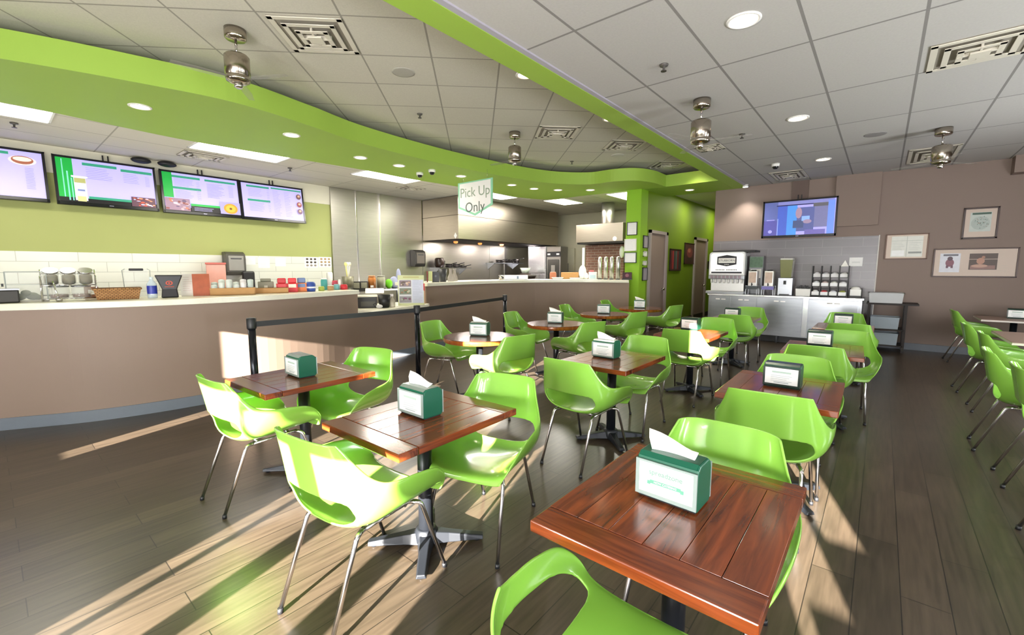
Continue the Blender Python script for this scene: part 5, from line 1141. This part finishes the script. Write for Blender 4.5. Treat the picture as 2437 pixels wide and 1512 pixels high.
# on the kitchen counter
t, m = item('book_stand', 'slim red and green books standing at the left end of the kitchen counter', 'books', 1017, -6.30, ZB)
t['label'] = 'slim red backed book leaning at the left end of the kitchen counter'; o = MB().box(-.01, .01, 0, .12, 0, .20).build('book', M('#7a2a2c', .5, vary=.1), t)
t, m = item('green_card', 'pale green card on a wire easel at the left end of the kitchen counter', 'card', 1024, -6.25, ZB); MB().box(-.03, .03, 0, .006, .02, .20).build('card', M('#b4bc84', .5), t); MB().tube([(.035, -.01, 0), (.035, -.005, .2)], .004, 6).tube([(-.1, -.03, .002), (.035, -.03, .002)], .004, 6).build('easel', M('#d8cf9a', .4), t)
t, m = item('black_carton', 'small black carton at the left end of the kitchen counter', 'box', 1037, -6.30, ZB); MB().box(-.065, .065, 0, .1, 0, .19).build('carton', M('#141420', .4), t, .003); MB().disc((0, -.002, .11), .02, (0, -1, 0), 12).build('mark', M('#6a6a78', .5), t)
t, m = item('dark_bin', 'dark grey bin next to the black carton', 'bin', 1054, -6.35, ZB); MB().lathe([(0, 0), (.06, 0), (.085, .24), (.075, .24), (.055, .01), (0, .01)], n=20).build('bin', M('#35363a', .4), t)
for px, X, lab in ((1073, -6.45, 'tall clear glass carafe on the kitchen counter'), (1082, -6.55, 'shorter clear glass behind the carafe')):
    t, m = item('glass_carafe', lab, 'carafe', px, X, ZB, 'carafes on the kitchen counter'); MB().lathe([(0, 0), (.06, 0), (.065, .08), (.03, .16), (.03, .22), (.04, .25)], n=18).build('glass', M('#a8a09a', .1, vary=.1, alpha=.6), t)
def stove():
    t = thing('cooking_range', 'dark steel cooking range under the big hood', 'range', (XM+.72, 7.6, 0)); MB().box(0, .55, 0, 2.25, 0, 1.05).build('body', M('#56504c', .4, .7), t, .006); g = MB()
    for k in range(7): g.box(.06, .5, .12+.3*k, .35+.3*k, 1.05, 1.085)
    g.build('grates', BLACK, t); MB().box(.545, .56, .1, 2.15, .80, .98).build('control_rail', STEEL_B, t)
stove()
t, m = item('chrome_pot', 'small chrome pot beside the white box on the kitchen counter', 'pot', 1193, -6.45, ZB); MB().lathe([(0, 0), (.05, 0), (.06, .05), (.055, .10), (0, .105)], n=18).build('pot_body', M('#cfcac6', .15, 1.0), t); MB().cyl((.03, -.06, .05), (.03, -.063, .05), .025, n=12).build('dark_knob', BLACK, t)
t, m = item('foam_box', 'long white foam box on the kitchen counter', 'box', 1228, -6.35, ZB); MB().box(-.27, .27, 0, .2, 0, .10).build('box_body', M('#dfe1ea', .5), t, .012); MB().box(.02, .06, -.002, 0, .02, .08).build('mark', M('#6a7a94', .5), t)
t, m = item('mixing_bowl', 'pale green mixing bowl on the shelf end before the shiny cabinet', 'bowl', 1250, -8.3, 1.3); MB().box(-.16, .16, -.1, .1, -1.3, 0).build('pedestal', M('#4a3c38', .5), t); MB().lathe([(0, .002), (.10, .002), (.16, .17), (.15, .17), (.09, .02), (0, .02)], n=22).build('bowl', M('#c4cfc4', .3), t)
t, m = item('dark_kettle', 'dark tilted pan behind the foam box', 'pan', 1262, -6.75, ZB-.12); MB().lathe([(0, .12), (.12, .12), (.16, .20), (0, .22)], n=18).cyl((0, 0, -.3), (0, 0, .12), .05, n=10).build('pan_body', M('#241a18', .4), t)
t, m = item('spice_jar', 'tan and red jar on the kitchen counter', 'jar', 1316, -6.15, ZB); jar(t, .08, .17, M('#a8664a', .4, vary=.15), M('#c99a84', .4))
t, m = item('plate_stack', 'low stack of white plates on the kitchen counter', 'plates', 1327, -5.85, ZB); MB().lathe([(0, 0), (.10, 0), (.14, .03), (.14, .04), (0, .04)], n=24).build('plates', PAPER, t)
t, m = item('cutting_board', 'tan wooden board block on the kitchen counter', 'board', 1356, -5.85, ZB); o = MB().box(-.21, .21, 0, .10, 0, .16).build('board', WOODT, t, .01)
t, m = item('paper_bag', 'crumpled white paper beside the wooden board', 'paper', 1386, -5.95, ZB); MB().blob((0, .05, .16), .09, .07, .17).blob((.08, .04, .07), .06, .06, .08).build('paper', PAPER, t, smooth=True)
t, m = item('plate_stack', 'low stack of white plates in front of the wooden board', 'plates', 1369, -5.45, ZB); MB().lathe([(0, 0), (.10, 0), (.13, .025), (.13, .035), (0, .035)], n=24).build('plates', PAPER, t)
t, m = item('white_carton', 'white carton with a blue front left of the steel tubes', 'box', 1411, -5.45, ZB); MB().box(-.10, .09, 0, .14, 0, .17).build('carton', M('#eaf0f2', .4), t, .005); MB().box(-.07, .06, -.002, 0, .02, .10).build('blue_front', M('#b8d0dc', .4), t); MB().box(-.09, .02, .02, .12, .17, .21).build('red_lid', M('#c4646a', .5), t, .01)
for k, px in enumerate((1427, 1441, 1455, 1470)):
    t, m = item('steel_cylinder', ('first', 'second', 'third', 'last')[k]+' tall steel cylinder from the left on the counter before the column', 'cylinder', px, -5.1+.1*k, ZB, 'tall steel cylinders'); MB().lathe([(0, 0), (.046, 0), (.046, .44), (.040, .455), (.036, .50), (.015, .515), (0, .515)], n=20).build('tube', M('#d6d4d2', .3, 1.0, vary=.04), t); MB().lathe([(.047, 0), (.047, .02)], n=20).build('foot_ring', DGREY, t)
t, m = item('card_terminal', 'dark tablet with a red emblem at the rounded end of the kitchen counter', 'terminal', 1492, -4.62, ZB); o = MB().box(-.10, .10, 0, .02, .03, .17).build('screen_body', M('#4a3038', .3), t, .006); o.rotation_euler = (-.2, 0, 0); MB().disc((0, -.002, .10), .04, (0, -1, 0), 16).build('emblem', M('#8a5a66', .4), o); MB().box(-.11, .11, -.04, .10, 0, .03).build('stand', BLACK, t, .004)

# ================================================================ LIGHT AND CAMERA
w = bpy.data.worlds.new('World'); SC.world = w; w.use_nodes = True
w.node_tree.nodes['Background'].inputs[0].default_value = (.78, .88, 1, 1); w.node_tree.nodes['Background'].inputs[1].default_value = 1.2
sl = bpy.data.lights.new('sun', 'SUN'); sl.energy = 75; sl.angle = RAD(.3); sl.color = (1, .93, .82)
so = bpy.data.objects.new('sun', sl); COL.objects.link(so)
el = RAD(14); hd = Vector((-.305, .952, 0)); so.rotation_euler = (hd*cos(el)-Vector((0, 0, sin(el)))).to_track_quat('-Z', 'Y').to_euler()
def area(loc, rot, sx, sy, e, col=(1, 1, 1), spread=180):
    l = bpy.data.lights.new('fill_light', 'AREA'); l.shape = 'RECTANGLE'; l.size = sx; l.size_y = sy; l.energy = e; l.color = col; l.spread = RAD(spread)
    o = bpy.data.objects.new('fill_light', l); COL.objects.link(o); o.location = loc; o.rotation_euler = rot
for x, e in ((-5.2, 26), (-2.6, 62), (-.9, 95), (-.25, 50), (.7, 95), (1.9, 95)): area((x, YF+.06, 1.25), (RAD(112), 0, 0), .36, 1.6, e*1.15, (1, .98, .94))  # added fill lamps inside the front wall, tilted up to brighten the ceilings
for y in (-1.2, 1.5, 4.2, 6.9): area((3.0, y, 1.35), (RAD(110), 0, RAD(90)), .7, 1.9, 80, (.94, .97, 1))  # added side fill along the solid right wall, which has no windows
for y in (.3, 2.6, 6.2): area((-7.35, y, 1.0), (RAD(180), RAD(-14), 0), .5, 1.8, 8, (1, .96, .86))  # added uplights hidden behind the counter, brightening soffit underside and kitchen ceiling
cam = bpy.data.cameras.new('camera'); cam.sensor_width = 36; cam.lens = F/2437*36; cam.clip_start = .05
co = bpy.data.objects.new('camera', cam); COL.objects.link(co); co.location = (0, 0, H); co.rotation_euler = (pi/2-PIT, 0, YAW)
SC.camera = co
SC.view_settings.view_transform = 'Standard'; SC.view_settings.look = 'None'; SC.view_settings.exposure = 0.75
SC.cycles.use_denoising = True; SC.cycles.max_bounces = 8; SC.cycles.diffuse_bounces = 4; SC.cycles.transparent_max_bounces = 12
SC.cycles.sample_clamp_indirect = 4.0; SC.cycles.caustics_reflective = False; SC.cycles.caustics_refractive = False
